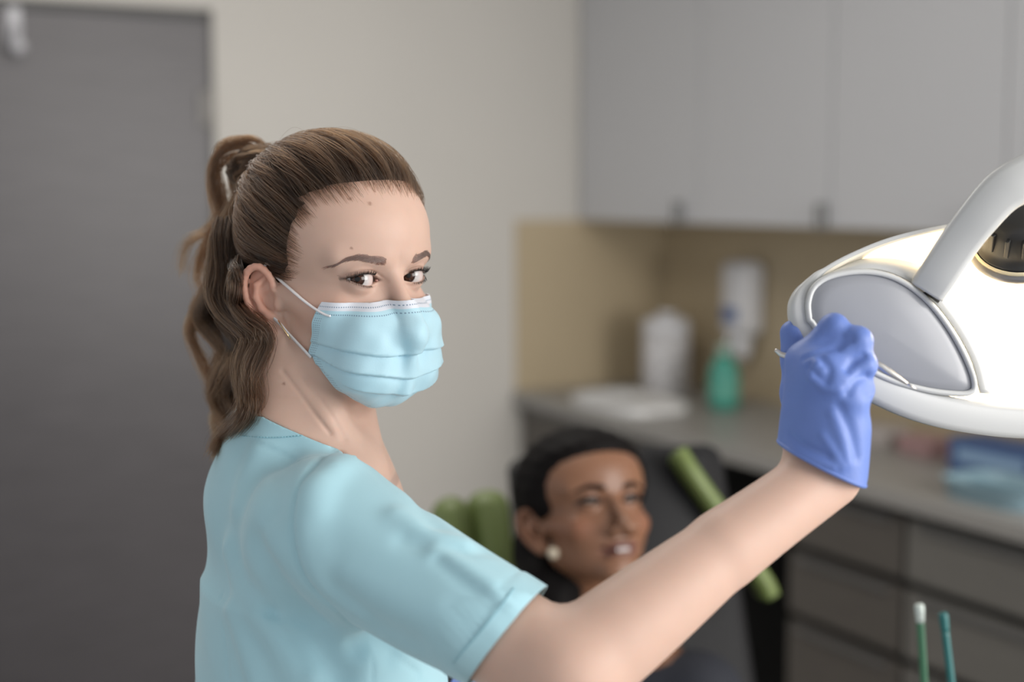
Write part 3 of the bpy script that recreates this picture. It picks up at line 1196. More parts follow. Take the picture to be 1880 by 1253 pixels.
def build_eye(parent, H, side, target, name='eyeball', material=None):
    """eyeball with a bulging cornea looking at the target"""
    bm = bmesh.new()
    bmesh.ops.create_uvsphere(bm, u_segments=40, v_segments=48, radius=.0120 * H.k)
    for v in bm.verts:
        z = v.co.z / H.k
        r = math.hypot(v.co.x, v.co.y) / H.k
        if z > 0 and r < .0068:
            v.co.z += .0011 * H.k * (1 - (r / .0068) ** 2) ** 1.0
    me = bm_mesh(bm, name)
    c = Vector(H.wor((EYE[0] * side, EYE[1], EYE[2])))
    o = bpy.data.objects.new(name, me)
    me.materials.append(material)
    me.polygons.foreach_set('use_smooth', np.ones(len(me.polygons), bool))
    COL.objects.link(o)
    o.parent = parent
    o.location = c - parent.location
    o.rotation_euler = (Vector(target) - c).to_track_quat('Z', 'Y').to_euler()
    # pink corner of the eye
    bm = bmesh.new()
    bmesh.ops.create_icosphere(bm, subdivisions=2, radius=1)
    q = np.array([v.co for v in bm.verts]) * (.15, .15, .10) + (side * (2.62 - 1.30), EYE[1] + .66, -.12)
    for v, w in zip(bm.verts, H.wor(q)):
        v.co = Vector(w) - c
    cm = bm_mesh(bm, 'tear_duct')
    t = bpy.data.objects.new('tear_duct', cm)
    cm.materials.append(M_DUCT)
    cm.polygons.foreach_set('use_smooth', np.ones(len(cm.polygons), bool))
    COL.objects.link(t)
    t.parent = o
    t.matrix_parent_inverse = Matrix.LocRotScale(Vector((0, 0, 0)), o.rotation_euler, None).inverted()
    return o


M_DUCT = mat('tear_duct', (.55, .30, .26), rough=.2, sss=.2)


def hair_material(name, dark, light, rough=.42, split=0.5):
    m = bpy.data.materials.new(name)
    m.use_nodes = True
    nt = m.node_tree
    for n in list(nt.nodes):
        if n.type == 'BSDF_PRINCIPLED':
            nt.nodes.remove(n)
    h = nt.nodes.new('ShaderNodeBsdfHairPrincipled')
    h.model = 'CHIANG'
    h.parametrization = 'COLOR'
    h.inputs['Roughness'].default_value = rough
    h.inputs['Radial Roughness'].default_value = .6
    h.inputs['Coat'].default_value = .0
    h.inputs['Random Roughness'].default_value = .1
    a = nt.nodes.new('ShaderNodeAttribute')
    a.attribute_name = 'shade'
    mx = nt.nodes.new('ShaderNodeMix')
    mx.data_type = 'RGBA'
    mx.inputs['A'].default_value = (*dark, 1)
    mx.inputs['B'].default_value = (*light, 1)
    nt.links.new(a.outputs['Fac'], mx.inputs['Factor'])
    nt.links.new(mx.outputs['Result'], h.inputs['Color'])
    nt.links.new(h.outputs[0], nt.nodes['Material Output'].inputs[0])
    return m


def strands(name, paths, radius, shade, material, parent, tip=.25, root=1.0):
    """paths: (n, k, 3) world points -> hair curves object"""
    paths = np.asarray(paths, np.float32)
    n, k = paths.shape[:2]
    hc = bpy.data.hair_curves.new(name)
    hc.add_curves([k] * n)
    hc.attributes['position'].data.foreach_set('vector', paths.reshape(-1))
    t = np.linspace(0, 1, k)
    rad = np.broadcast_to(np.asarray(radius, np.float32).reshape(-1, 1) * (1 - (1 - tip) * t ** 3) * np.minimum(1, root + t * 5), (n, k))
    ra = hc.attributes.get('radius') or hc.attributes.new('radius', 'FLOAT', 'POINT')
    ra.data.foreach_set('value', np.ascontiguousarray(rad, np.float32).ravel())
    sa = hc.attributes.new('shade', 'FLOAT', 'POINT')
    sa.data.foreach_set('value', np.ascontiguousarray(np.broadcast_to(shade, (n, k)), np.float32).ravel())
    return link(name, hc, material, parent, smooth=False)

# ---- face mask -------------------------------------------------------------------------------
def mask_top(x):
    return -1.85 + .30 * np.exp(-(x / 1.6) ** 2)


PLEATS = ((-6.0, -5.5, .24), (-8.0, -6.5, .32), (-9.7, -7.2, .28))


def mask_sdf(p):
    x, y, z = p.T
    c = np.array((0, 5.3, -5.9))
    h = np.array((4.9, 4.9, 4.3))
    q = np.abs(p - c) - (h - 3.0)
    d = L(np.maximum(q, 0)) + np.minimum(q.max(1), 0) - 3.0
    d = smin(d, rc(p, (0, 8.8, -.6), (0, 11.1, -4.6), .35, .4), .8)
    d = smin(d, rc(p, (0, 11.1, -4.6), (0, 9.5, -9.6), .4, .2), .9)
    d = smin(d, head_sdf(p, ears=False) - .22, .7)
    ax = np.abs(x)
    ang = np.arctan2(ax, y - 2.0)
    s = np.clip(ang / 1.15, 0, 1) ** 1.6
    fade = np.clip((1.45 - ang) / .5, 0, 1)
    for zc, zs_, A in PLEATS:
        z0 = zc + (zs_ - zc) * s + .12 * np.sin(x * .9 + zc)
        t = z - z0
        st = np.where(t > 0, A * np.exp(-t / 1.1), -.55 * A * np.exp(t / .45))
        k = np.clip(t / .07, -1, 1)
        mid = .225 * A
        d = d - np.where(np.abs(t) < .07, mid + k * (A - mid if True else 0) * np.where(k > 0, 1, .775 * A / (A - mid)), st) * fade
    d = d - .07 * np.sin(2.3 * x + 1.1 * z + 2.0) * np.exp(-((z + 4.0) / 1.3) ** 2) * fade
    d = d - .06 * np.sin(1.9 * x + 1.3 * z + .8) * np.sin(1.1 * z - .7 * x) - .03 * np.sin(3.1 * x - 2.2 * z)
    return d


def mask_keep(p):
    x, y, z = p.T
    top = mask_top(x) - z
    side = y - (5.55 + (z + 1.9) * .44)
    low = (z - (-6.85 - (y - 3.95) * 1.5)) / 1.8
    return np.minimum(np.minimum(top, side), low)


def mask_material():
    m = mat('mask_fabric', (.40, .68, .82), rough=.6, sss=.15, sss_r=(.6, .9, 1.0), sss_scale=.004, sheen=.15, bump=(700, .12, .0006))
    nt = m.node_tree
    b = nt.nodes['Principled BSDF']
    a = nt.nodes.new('ShaderNodeAttribute')
    a.attribute_name = 'weave'
    sx = nt.nodes.new('ShaderNodeSeparateXYZ')
    nt.links.new(a.outputs['Vector'], sx.inputs[0])
    S_, T_, E_ = sx.outputs

    def mth(op, i, j=None, k=None):
        n = nt.nodes.new('ShaderNodeMath')
        n.operation = op
        for q, v in enumerate((i, j, k)):
            if v is None:
                continue
            if isinstance(v, (int, float)):
                n.inputs[q].default_value = v
            else:
                nt.links.new(v, n.inputs[q])
        return n.outputs[0]

    def near(v, c, w):
        return mth('LESS_THAN', mth('ABSOLUTE', mth('SUBTRACT', v, c)), w)

    def rep(v, step, w):
        return mth('LESS_THAN', mth('FRACT', mth('DIVIDE', v, step)), w)
    dash = rep(S_, .205, .5)
    rows = mth('ADD', near(T_, .36, .05), near(T_, .98, .05))
    r1 = mth('MULTIPLY', dash, rows)
    col = mth('MULTIPLY', mth('MULTIPLY', mth('LESS_THAN', E_, .82), mth('GREATER_THAN', E_, .12)), mth('GREATER_THAN', T_, 1.25))
    r2 = mth('MULTIPLY', mth('MULTIPLY', rep(E_, .19, .42), rep(T_, .19, .40)), col)
    dots = mth('MINIMUM', mth('ADD', r1, r2), 1.0)
    band = mth('LESS_THAN', T_, .66)
    mx = nt.nodes.new('ShaderNodeMix')
    mx.data_type = 'RGBA'
    mx.inputs['A'].default_value = (.45, .69, .80, 1)
    mx.inputs['B'].default_value = (.70, .74, .82, 1)
    nt.links.new(band, mx.inputs['Factor'])
    m2 = nt.nodes.new('ShaderNodeMix')
    m2.data_type = 'RGBA'
    m2.inputs['B'].default_value = (.13, .22, .33, 1)
    nt.links.new(mx.outputs['Result'], m2.inputs['A'])
    nt.links.new(mth('MULTIPLY', dots, .8), m2.inputs['Factor'])
    nt.links.new(m2.outputs['Result'], b.inputs['Base Color'])
    return m


def smooth_loop(P, n, closed=True, rounds=6):
    P = np.asarray(P, float)
    for _ in range(rounds):
        P = P * .5 + (np.roll(P, 1, 0) + np.roll(P, -1, 0)) * .25 if closed else P
    t = np.linspace(0, len(P), n, endpoint=False).astype(int)
    return P[t]


def solidify(o, th, offset=-1):
    m = o.modifiers.new('thickness', 'SOLIDIFY')
    m.thickness = th
    m.offset = offset
    return m


M_CORD = mat('ear_loop_cord', (.74, .73, .75), rough=.6)
M_GOLD = mat('gold', (.83, .62, .33), rough=.18, metal=1.0)
M_HAIR = hair_material('brown_hair', (.011, .0058, .0031), (.112, .054, .025))
M_BROW = hair_material('brow_hair', (.075, .050, .043), (.12, .085, .075), rough=.4)
M_LASH = mat('lash', (.008, .007, .007), rough=.5)
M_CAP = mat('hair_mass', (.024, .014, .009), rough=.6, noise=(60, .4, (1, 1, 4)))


def build_mask(parent):
    V, F = surface_nets(mask_sdf, np.arange(-7.5, 7.5, .15), np.arange(2.5, 13.5, .15), np.arange(-13.5, 0, .15))
    V, F = trim_surface(V, F, mask_sdf, mask_keep, h=.05)
    x, y, z = V.T
    s = np.arctan2(x, y - 3.0) * 7.0 + 20
    lowd = (z - (-6.85 - (y - 3.95) * 1.5)) / 1.8
    wv = np.stack([s, mask_top(x) - z, np.minimum(y - (5.55 + (z + 1.9) * .44), lowd * 1.3)], 1)
    W = HEAD.wor(V)
    me = np_mesh('face_mask', W, F[:, ::-1])
    at = me.attributes.new('weave', 'FLOAT_VECTOR', 'POINT')
    at.data.foreach_set('vector', wv.astype(np.float32).ravel())
    o = link('face_mask', me, mask_material(), parent, label='pale blue pleated face mask with a white top band')
    solidify(o, .0012, 0)

    def lp(pts, lift):
        out = []
        for px, py in pts:
            c = cast(body_sdf, px, py)
            d = np.array([0, 0, CAM_Z]) - c
            out.append(c + d / np.linalg.norm(d) * lift)
        return out
    up = lp(((607, 581), (597, 578), (578, 567), (556, 551), (534, 532), (517, 517), (503, 503)), .0035)
    lo = lp(((513, 594), (527, 610), (544, 628), (558, 643), (571, 657)), .0035)
    m0 = HEAD.loc(up[0][None])[0]
    back = [HEAD.wor(v) for v in ((-7.0, -.4, .9), (-7.2, -1.3, -.8), (-7.0, -1.2, -2.8))]
    path = spline(up + back + lo, 70)
    link('ear_loop', sweep(path, circ(.0019, 8, .0010)), M_CORD, o)
    path2 = spline([HEAD.wor(v) for v in ((5.6, 4.9, -2.9), (6.6, 2.6, -1.0), (7.3, .3, .6), (7.3, -1.0, -1.0), (6.9, -.6, -3.8), (6.0, 2.0, -5.6), (5.3, 4.0, -6.6))], 40)
    link('ear_loop', sweep(path2, circ(.0014, 6)), M_CORD, o)
    # welded tab where the cord meets the fabric
    c = cast(lambda p: mask_sdf(HEAD.loc(p)) / 100, 604, 581)
    return o


def build_earring(parent):
    a = cast(body_sdf, 511, 589)
    d = np.array([0, 0, CAM_Z]) - a
    d /= np.linalg.norm(d)
    lift = d * .006
    p0, p1 = a + lift, PW(533, 623, to_px(a)[0, 2] - .012)
    c = (p0 + p1) / 2
    u = (p0 - p1) / 2
    w = d * np.linalg.norm(u) * .8
    t = np.linspace(0, 2 * np.pi, 40, endpoint=False)
    path = c + np.cos(t)[:, None] * u + np.sin(t)[:, None] * w
    link('hoop_earring', sweep(path, circ(.0006, 6), closed=True), M_GOLD, parent, label='thin gold hoop earring')


def build_brows_lashes(parent):
    # eyebrows
    for side, nm in ((-1, 'eyebrow'), (1, 'eyebrow')):
        n = 620
        t = RNG.random(n) ** .9
        xs_ = 1.35 + 3.7 * t
        zc = np.interp(t, [0, .2, .55, .8, 1], [1.50, 1.62, 2.0, 1.85, 1.25])
        hw = np.interp(t, [0, .1, .4, .7, 1], [.26, .34, .33, .20, .05])
        v = RNG.uniform(-1, 1, n)
        r = np.stack([xs_, zc + hw * v], 1)
        ang = np.interp(t, [0, .25, .6, 1], [1.15, .55, .05, -.55]) + RNG.normal(0, .12, n) - v * .25
        ln = np.interp(t, [0, .3, 1], [.55, .75, .5]) * RNG.uniform(.7, 1.1, n)
        K = 6
        paths = []
        for k in range(K):
            f = k / (K - 1)
            q = r + np.stack([np.cos(ang - .4 * f), np.sin(ang - .4 * f)], 1) * (ln * f)[:, None]
            y = face_y(q)[:, 1] + .03 + .05 * math.sin(math.pi * f)
            paths.append(HEAD.wor(np.stack([q[:, 0] * side, y, q[:, 1]], 1)))
        strands(nm, np.stack(paths, 1), .00017, RNG.random((n, 1)), M_BROW, parent)
    # lashes on lid rims
    for side in (-1, 1):
        for upper in (True, False):
            n = 120 if upper else 44
            u = np.linspace(-.5 if upper else -.25, 1.0, n) + RNG.normal(0, .015, n)
            x = 2.62 + 1.5 * u
            a, b, _ = lid_curves(x)
            z = a if upper else b
            R = 1.33
            y = EYE[1] + np.sqrt(np.maximum(R ** 2 - (x - EYE[0]) ** 2 - z ** 2, .05)) + .02
            root = np.stack([x, y, z + (.03 if upper else -.02)], 1)
            out = np.stack([.55 * (u - .1), np.full(n, 1.0), np.full(n, -.12 if upper else -.5)], 1)
            out[:, 0] += RNG.normal(0, .12, n)
            ln = (.58 if upper else .26) * np.interp(u, [-.8, 0, .8, 1], [.5, .9, 1.15, 1.0]) * RNG.uniform(.8, 1.1, n)
            K = 8
            P = []
            for k in range(K):
                f = k / (K - 1)
                g = out * (ln * f)[:, None]
                g[:, 2] += (.85 if upper else -.3) * ln * f ** 2
                g[:, 1] -= .35 * ln * f ** 2
                P.append(root + g)
            P = np.stack(P, 1)
            P[:, :, 0] *= side
            W = HEAD.wor(P.reshape(-1, 3)).reshape(P.shape)
            strands('eyelashes', W, .00011, np.zeros((n, 1)), M_LASH, parent, tip=.15)


# ---- hair ------------------------------------------------------------------------------------
HAIR_C = np.array([0, -.6, 2.8])
TIE = np.array([-.3, -8.2, 8.9])


def hair_line(z):
    return np.interp(z, [-8, -3.2, -1.6, -.4, .8, 2.7, 4.2, 5.5, 6.35, 6.95, 7.55, 9.0], [-3.8, -2.4, -1.6, 2.6, 3.5, 3.9, 4.4, 5.2, 6.3, 8.0, 10, 16])


def hair_zone(q):
    """> 0 where the scalp carries hair (head coordinates)"""
    x, y, z = np.abs(q[:, 0]), q[:, 1], q[:, 2]
    hl = hair_line(z)
    sl = (hair_line(z + .15) - hair_line(z - .15)) / .3
    return np.minimum((hl - y) / np.sqrt(1 + sl * sl), z + 7.5)


def skull_project(D, extra=0.0):
    """points of the skull surface along unit directions D from HAIR_C"""
    t = np.full(len(D), 17.0)
    for _ in range(14):
        t = t - skull_sdf(HAIR_C + D * t[:, None]) * .95
    return t + extra


def scalp_strands(n, K=14):
    D = unit(RNG.normal(size=(n * 3, 3)))
    t = skull_project(D)
    P = HAIR_C + D * t[:, None]
    z = hair_zone(P)
    ok = (z > RNG.exponential(.5, len(z)) - .12 + .25 * np.sin(P[:, 2] * 2.3 + P[:, 0])) & ((P[:, 2] > -1.2) | (P[:, 1] < -3))
    D, P = D[ok][:n], P[ok][:n]
    n = len(D)
    dT = unit(TIE - HAIR_C + RNG.normal(0, .55, (n, 3)))
    ct = np.clip((D * dT).sum(1), -1, 1)
    om = np.arccos(ct)
    f = np.linspace(0, 1, K)
    A = np.sin((1 - f)[None] * om[:, None]) / np.sin(om)[:, None]
    Bq = np.sin(f[None] * om[:, None]) / np.sin(om)[:, None]
    path = A[..., None] * D[:, None] + Bq[..., None] * dT[:, None]
    # sideways bend: hair leaves the hairline backwards, then turns up to the tie
    low = np.clip((4.0 - P[:, 2]) / 5, 0, 1)
    bend = np.sin(np.pi * f)[None] * (.12 + .30 * low)[:, None]
    path[..., 2] -= bend * .75
    path[..., 1] -= bend * .25
    # wavy locks
    key = np.floor((np.arctan2(D[:, 0], D[:, 2] + .3) * 9) + np.floor(D[:, 1] * 4) * 3.7)
    ph = (key * 2.399) % 6.283
    wv = np.sin(f[None] * 7 + ph[:, None]) * np.sin(np.pi * f)[None] * .022
    side = unit(np.cross(D, dT))
    path = unit(path + side[:, None] * (wv * 1.9)[..., None])
    R = skull_project(path.reshape(-1, 3)).reshape(n, K)
    top = np.clip((P[:, 2] - 3) / 5, 0, 1)
    layer = RNG.random(n) ** 1.5
    lift = (.10 + (.35 + .8 * layer) * (.55 + .65 * top))[:, None] * np.sin(np.pi * np.clip(f, 0, 1) ** .75)[None] ** .8
    lift = lift + .26 * np.sin(ph)[:, None] * np.sin(np.pi * f)[None]
    lift = lift + (.35 + .5 * layer)[:, None] * np.clip((f - .7) / .3, 0, 1)[None] ** 1.5
    R = R + .04 + lift
    Q = HAIR_C + path * R[..., None]
    shade = .02 + .26 * RNG.random((n, 1)) + .26 * np.sin(ph)[:, None] * .5 + .25 * f[None] ** 2
    return Q, np.clip(shade, 0, 1)


def back_strands(n, K=26):
    """hair from the back of the head that hangs down in waves behind the ear"""
    D = unit(np.stack([RNG.uniform(-.95, .95, n), RNG.uniform(-1.0, -.22, n), RNG.uniform(-.55, .55, n)], 1))
    P0 = HEAD.wor(HAIR_C + D * (skull_project(D, .5) + RNG.uniform(0, .8, n))[:, None])
    return P0


def col_center(y):
    return np.interp(y, [260, 330, 400, 460, 520, 580, 620, 660, 700, 750, 800, 860], [470, 462, 455, 447, 438, 432, 434, 440, 446, 440, 424, 408])


def col_half(y):
    return np.interp(y, [260, 330, 400, 460, 520, 580, 620, 660, 700, 750, 800, 860], [40, 34, 36, 46, 60, 70, 68, 62, 55, 44, 26, 5])


def lock_guides():
    """centre lines of the pony tail's locks, world coordinates, each (k, 3), with radius and shade"""
    out = []
    tie = HEAD.wor(TIE)
    dt = to_px(tie)[0]

    def wave(y, ph, amp):
        return amp * math.sin((y - 300) / 152 * 2 * math.pi + ph)
    N = 120
    for i in range(N):
        u = -1 + 2 * ((i * .618034) % 1.0)
        dep = random.uniform(-1, 1)
        y_end = random.uniform(640, 862) if abs(u) < .8 else random.uniform(560, 800)
        pts = []
        kind = random.random()
        ph = .35 * u + random.uniform(-.45, .45) + (dep > 0) * .5
        base_d = 1.335 + .035 * dep
        if kind < .62:
            ax = 478 - 44 * random.random() ** 1.6 - 14 * (u < 0)
            ay = 268 + 34 * random.random() + 14 * abs(dep)
            pts.append(tie + np.array([random.gauss(0, .006), random.gauss(0, .006), random.gauss(0, .005)]))
            pts.append(PW(496 + random.uniform(-8, 8), ay + 2, dt[2] + .02 + .02 * dep))
            pts.append(PW(ax, ay + 10, base_d - .005))
            y0 = 345 + random.uniform(-20, 25)
        else:
            q = HEAD.wor((random.uniform(-6.8, 3.5), random.uniform(-9.2, -6.0) if random.random() < .5 else random.uniform(-7, -3.6), random.uniform(-3.0, 6.0)))
            # pull onto the skull
            d = unit(HEAD.loc(q[None]) - HAIR_C)
            w = HEAD.wor(HAIR_C + d * (skull_project(d, .7))[:, None])[0]
            pts.append(w)
            pq = to_px(w)[0]
            y0 = pq[1] + 55
            u = max(-1, min(1, (pq[0] - 20 - col_center(y0)) / col_half(y0)))
            base_d = pq[2] + .025
        y = y0
        while y < y_end:
            g = (y - y0) / max(1, y_end - y0)
            amp = 8 + 12 * min(1, (y - 300) / 250)
            x = col_center(y) + col_half(y) * u * (.86 - .1 * g) + wave(y, ph, amp)
            bd = base_d * (1 - min(1, g * 1.2)) + (1.315 + .03 * dep - .0004 * (x - 430)) * min(1, g * 1.2)
            pts.append(PW(x, y, bd + .010 * math.cos((y - 300) / 152 * 2 * math.pi + ph)))
            y += 21
        if len(pts) < 4:
            continue
        sh = .14 + .26 * (u < -.3) + random.uniform(-.15, .2)
        if kind >= .62:
            sh -= .16
        out.append((spline(pts, 44), random.uniform(.0035, .0065), sh))
    # hair from behind the ear falling over the side of the neck
    gx, gy = np.arange(400, 541, 14.0), np.arange(405, 871, 15.0)
    gd = cast_many(body_sdf, [(x, y) for x in gx for y in gy])
    gd = np.where(np.isnan(gd[:, 0]), 9.0, to_px(np.nan_to_num(gd))[:, 2]).reshape(len(gx), len(gy))

    def neck_depth(x, y):
        i = int(np.clip((x - 400) / 14, 0, len(gx) - 2))
        j = int(np.clip((y - 405) / 15, 0, len(gy) - 2))
        return gd[i:i + 2, j:j + 2].min()
    for i in range(60):
        x0, y0 = random.uniform(448, 505), random.uniform(425, 500)
        ph = random.uniform(-.5, .5)
        y_end = random.uniform(700, 850)
        pts = []
        y = y0
        near = random.uniform(.003, .016)
        while y < y_end:
            g = (y - y0) / (y_end - y0)
            edge = np.interp(y, [425, 470, 520, 560, 590, 612, 680, 720, 760, 800, 850], [446, 438, 441, 448, 462, 486, 485, 474, 454, 432, 410])
            x = edge - (505 - x0) * (1 - .8 * g) * .9 - 6 + (5 + 9 * g) * math.sin((y - 300) / 140 * 2 * math.pi + ph)
            d = min(neck_depth(x, y), np.interp(y, [480, 640, 800], [1.25, 1.25, 1.28])) - near * min(1, max(-.4, (y - y0) / 60 - .4))
            pts.append((x, y, d))
            y += 20
        if len(pts) > 3:
            pq = np.array(pts)
            for _ in range(4):
                pq[1:-1, 2] = .5 * pq[1:-1, 2] + .25 * (pq[2:, 2] + pq[:-2, 2])
            pq[:, 2] = np.minimum(pq[:, 2], np.array([w[2] for w in pts]) + .002)
            pts = [PW(pq[0, 0] + 4, pq[0, 1] - 30, pq[0, 2] + .012)] + [PW(*w) for w in pq]
            out.append((spline(pts, 44), random.uniform(.003, .0055), random.uniform(.06, .26)))
    # stray curls at the left edge
    for pix in (((505, 290), (455, 268), (402, 285), (388, 322), (398, 372), (402, 392), (380, 425), (352, 440), (338, 462), (335, 500)),
                ((503, 285), (440, 262), (396, 292), (390, 340), (408, 385), (398, 418), (380, 446), (366, 478), (362, 512), (374, 540), (372, 570)),
                ((500, 296), (430, 288), (400, 312), (410, 360), (412, 400), (392, 440), (370, 470), (366, 500)),
                ((495, 282), (470, 258), (430, 258), (405, 270), (395, 300), (386, 350), (398, 400)),
                ((430, 470), (385, 520), (348, 592), (352, 625), (372, 660), (380, 690)),
                ((440, 540), (395, 570), (352, 606), (362, 650), (386, 700), (392, 725)),
                ((480, 590), (440, 640), (398, 700), (400, 760), (415, 800), (410, 848)),
                ((495, 640), (455, 690), (408, 735), (392, 770), (402, 815), (406, 856))):
        pts = [PW(a, b, 1.335) for a, b in pix]
        out.append((spline(pts, 44), random.uniform(.0022, .004), .52 + random.uniform(-.1, .2)))
    return out


def build_hair(parent):
    # solid mass under the strands
    def cap(p):
        zn = hair_zone(p)
        d = skull_sdf(p) - (.16 * np.clip((zn - .3) / 3.0, 0, 1) - .06)
        t = ell(p, TIE * .97, (1.6, 1.8, 1.3))
        return smin(d, t, 1.2)
    V, F = surface_nets(cap, np.arange(-9, 9, .3), np.arange(-13, 11, .3), np.arange(-7, 13.5, .3))
    V, F = trim_surface(V, F, cap, lambda p: hair_zone(p) - .8, h=.05)
    hair = link('hair', np_mesh('hair', HEAD.wor(V), F[:, ::-1]), M_CAP, parent, label='brown wavy hair tied up at the back')
    Q, sh = scalp_strands(19000)
    n, K = Q.shape[:2]
    strands('scalp_hair', HEAD.wor(Q.reshape(-1, 3)).reshape(n, K, 3), RNG.uniform(.00014, .00024, n), sh, M_HAIR, hair, tip=.6, root=.25)
    # fine short hair feathering the hairline
    Q3, sh3 = scalp_strands(9000)
    zr = hair_zone(Q3[:, 0])
    Q3, sh3 = Q3[zr < .75][:2600], sh3[zr < .75][:2600]
    w3 = RNG.uniform(-.2, .05, len(Q3))
    Q3 = Q3 + ((Q3[:, :1] - Q3[:, 3:4]) * .9 * np.abs(w3)[:, None, None])
    R3 = skull_project(unit(Q3 - HAIR_C).reshape(-1, 3)).reshape(Q3.shape[:2])
    f3 = np.linspace(0, 1, Q3.shape[1])
    Q3 = HAIR_C + unit(Q3 - HAIR_C) * (R3 + .03 + .25 * f3[None])[..., None]
    Q3 = Q3[:, :8]
    strands('hairline_hair', HEAD.wor(Q3.reshape(-1, 3)).reshape(Q3.shape), .00007, .25, M_HAIR, hair, root=.3)
    # flyaways
    Q2, sh2 = scalp_strands(260)
    n2 = len(Q2)
    f = np.linspace(0, 1, Q2.shape[1])
    nrm = unit(Q2 - HAIR_C)
    Q2 = Q2 + nrm * (RNG.uniform(.1, .75, n2)[:, None] * np.sin(np.pi * f)[None] ** 1.3)[..., None] + (RNG.normal(0, .35, (n2, 1, 3)) * (f ** 1.5)[None, :, None])
    strands('flyaway_hair', HEAD.wor(Q2.reshape(-1, 3)).reshape(Q2.shape), .00009, sh2 + .2, M_HAIR, hair)
    G = lock_guides()
    per = 85
    P, R, SH = [], [], []
    for g, r, s in G:
        K = len(g)
        T = unit(np.gradient(g, axis=0))
        a = unit(np.cross(T, np.array([.3, 1, .2])))
        b = np.cross(T, a)
        rr = np.sqrt(RNG.random(per)) * r
        th = RNG.random(per) * 2 * np.pi
        tt = np.linspace(0, 1, K)
        tw = th[:, None] + tt[None] * 2.5
        prof = .55 + .75 * np.sin(np.pi * np.clip(tt * .9 + .1, 0, 1)) - .35 * tt ** 4
        prof = prof * np.clip(.15 + tt * 9, 0, 1)
        off = (np.cos(tw)[..., None] * a[None] + np.sin(tw)[..., None] * b[None]) * (rr[:, None] * prof[None])[..., None]
        nz = RNG.normal(0, .0022, (per, 1, 3)) * (tt ** 1.2)[None, :, None] * 1.6
        nz = nz + RNG.normal(0, .0007, (per, 1, 3)) * np.sin(tt[None, :, None] * RNG.uniform(6, 14, (per, 1, 1)) + RNG.uniform(0, 6, (per, 1, 1)))
        P.append(g[None] + off + nz)
        R.append(RNG.uniform(.00011, .0002, per))
        SH.append(np.clip(s - .05 + .17 * RNG.normal(size=(per, 1)) + .22 * tt[None], 0, 1))
    strands('ponytail', np.concatenate(P), np.concatenate(R), np.concatenate(SH), M_HAIR, hair, tip=.35)
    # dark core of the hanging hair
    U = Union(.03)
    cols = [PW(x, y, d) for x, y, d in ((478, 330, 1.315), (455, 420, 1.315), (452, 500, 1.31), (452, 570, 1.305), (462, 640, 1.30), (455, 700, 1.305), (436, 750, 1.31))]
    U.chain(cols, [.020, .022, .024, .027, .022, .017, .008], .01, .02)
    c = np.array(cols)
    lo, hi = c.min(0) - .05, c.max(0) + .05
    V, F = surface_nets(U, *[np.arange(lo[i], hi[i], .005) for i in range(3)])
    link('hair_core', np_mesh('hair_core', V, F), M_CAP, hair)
    link('hair_tie', sweep(HEAD.wor(TIE + np.stack([1.15 * np.cos(np.linspace(0, 6.283, 24, endpoint=False)), .6 * np.sin(np.linspace(0, 6.283, 24, endpoint=False)), 1.0 * np.sin(np.linspace(0, 6.283, 24, endpoint=False))], 1)), circ(.0022, 8), closed=True), M_LASH, hair)

# ---- scrub top -------------------------------------------------------------------------------
M_SCRUB = mat('scrub_cotton', (.38, .62, .70), rough=.75, sheen=.25, spec=.25, noise=(35, .03), bump=(1500, .12, .0004))
def drawn(pix, f=SCRUB0):
    c = cast_many(f, pix)
    return list(c[~np.isnan(c[:, 0])])


SEAMS, FOLDS = [], []


def setup_scrub_lines():
    arm = drawn(spline([(616, 820), (572, 862), (546, 915), (539, 975), (552, 1040), (590, 1100), (650, 1150), (712, 1198), (770, 1240)], 14))
    SEAMS.append((arm, .0030, .0030))
    FOLDS.append((drawn(spline([(640, 838), (592, 878), (566, 925), (559, 978), (572, 1036), (608, 1090), (665, 1135)], 12)), .0034, .008))
    SEAMS.append((drawn([(408, 1090), (412, 1170), (420, 1252)]), .0010, .0018))
    SEAMS.append((drawn([(682, 1185), (684, 1215), (684, 1252)]), .0014, .0020))
    SEAMS.append((drawn(spline([(640, 828), (700, 885), (760, 935), (830, 1000), (905, 1060)], 8)), .0006, .0015))
    # (path, height, width): positive stands proud
    for pix, A, w in (
            (((428, 1010), (455, 1085), (505, 1160), (560, 1245)), .0075, .013),
            (((470, 1005), (520, 1090), (575, 1160), (620, 1245)), -.0060, .013),
            (((432, 1120), (452, 1190), (470, 1252)), .004, .010),
            (((500, 1130), (545, 1210), (560, 1252)), -.004, .009),
            (((470, 830), (452, 880), (440, 930)), .0035, .012),
            (((530, 830), (505, 890), (500, 940)), -.0028, .014),
            (((575, 900), (570, 960), (590, 1030)), .0030, .014),
            (((640, 845), (600, 890), (585, 935)), .0030, .010),
            (((690, 860), (760, 912), (800, 965)), -.0022, .010),
            (((806, 1030), (845, 1062), (884, 1092)), -.0022, .0055),
            (((800, 1012), (850, 1044), (900, 1075)), .0028, .008),
            (((730, 945), (790, 985), (850, 1000)), .0030, .010),
            (((742, 992), (830, 1010), (890, 1012)), -.0020, .008),
            (((640, 1060), (720, 1110), (800, 1120)), .0026, .014),
            (((620, 1090), (690, 1150), (760, 1180)), -.0022, .012),
            (((655, 1190), (690, 1175), (720, 1200)), -.005, .010)):
        pts = drawn(spline(pix, 7))
        if len(pts) > 1:
            FOLDS.append((pts, A * 1.35, w))


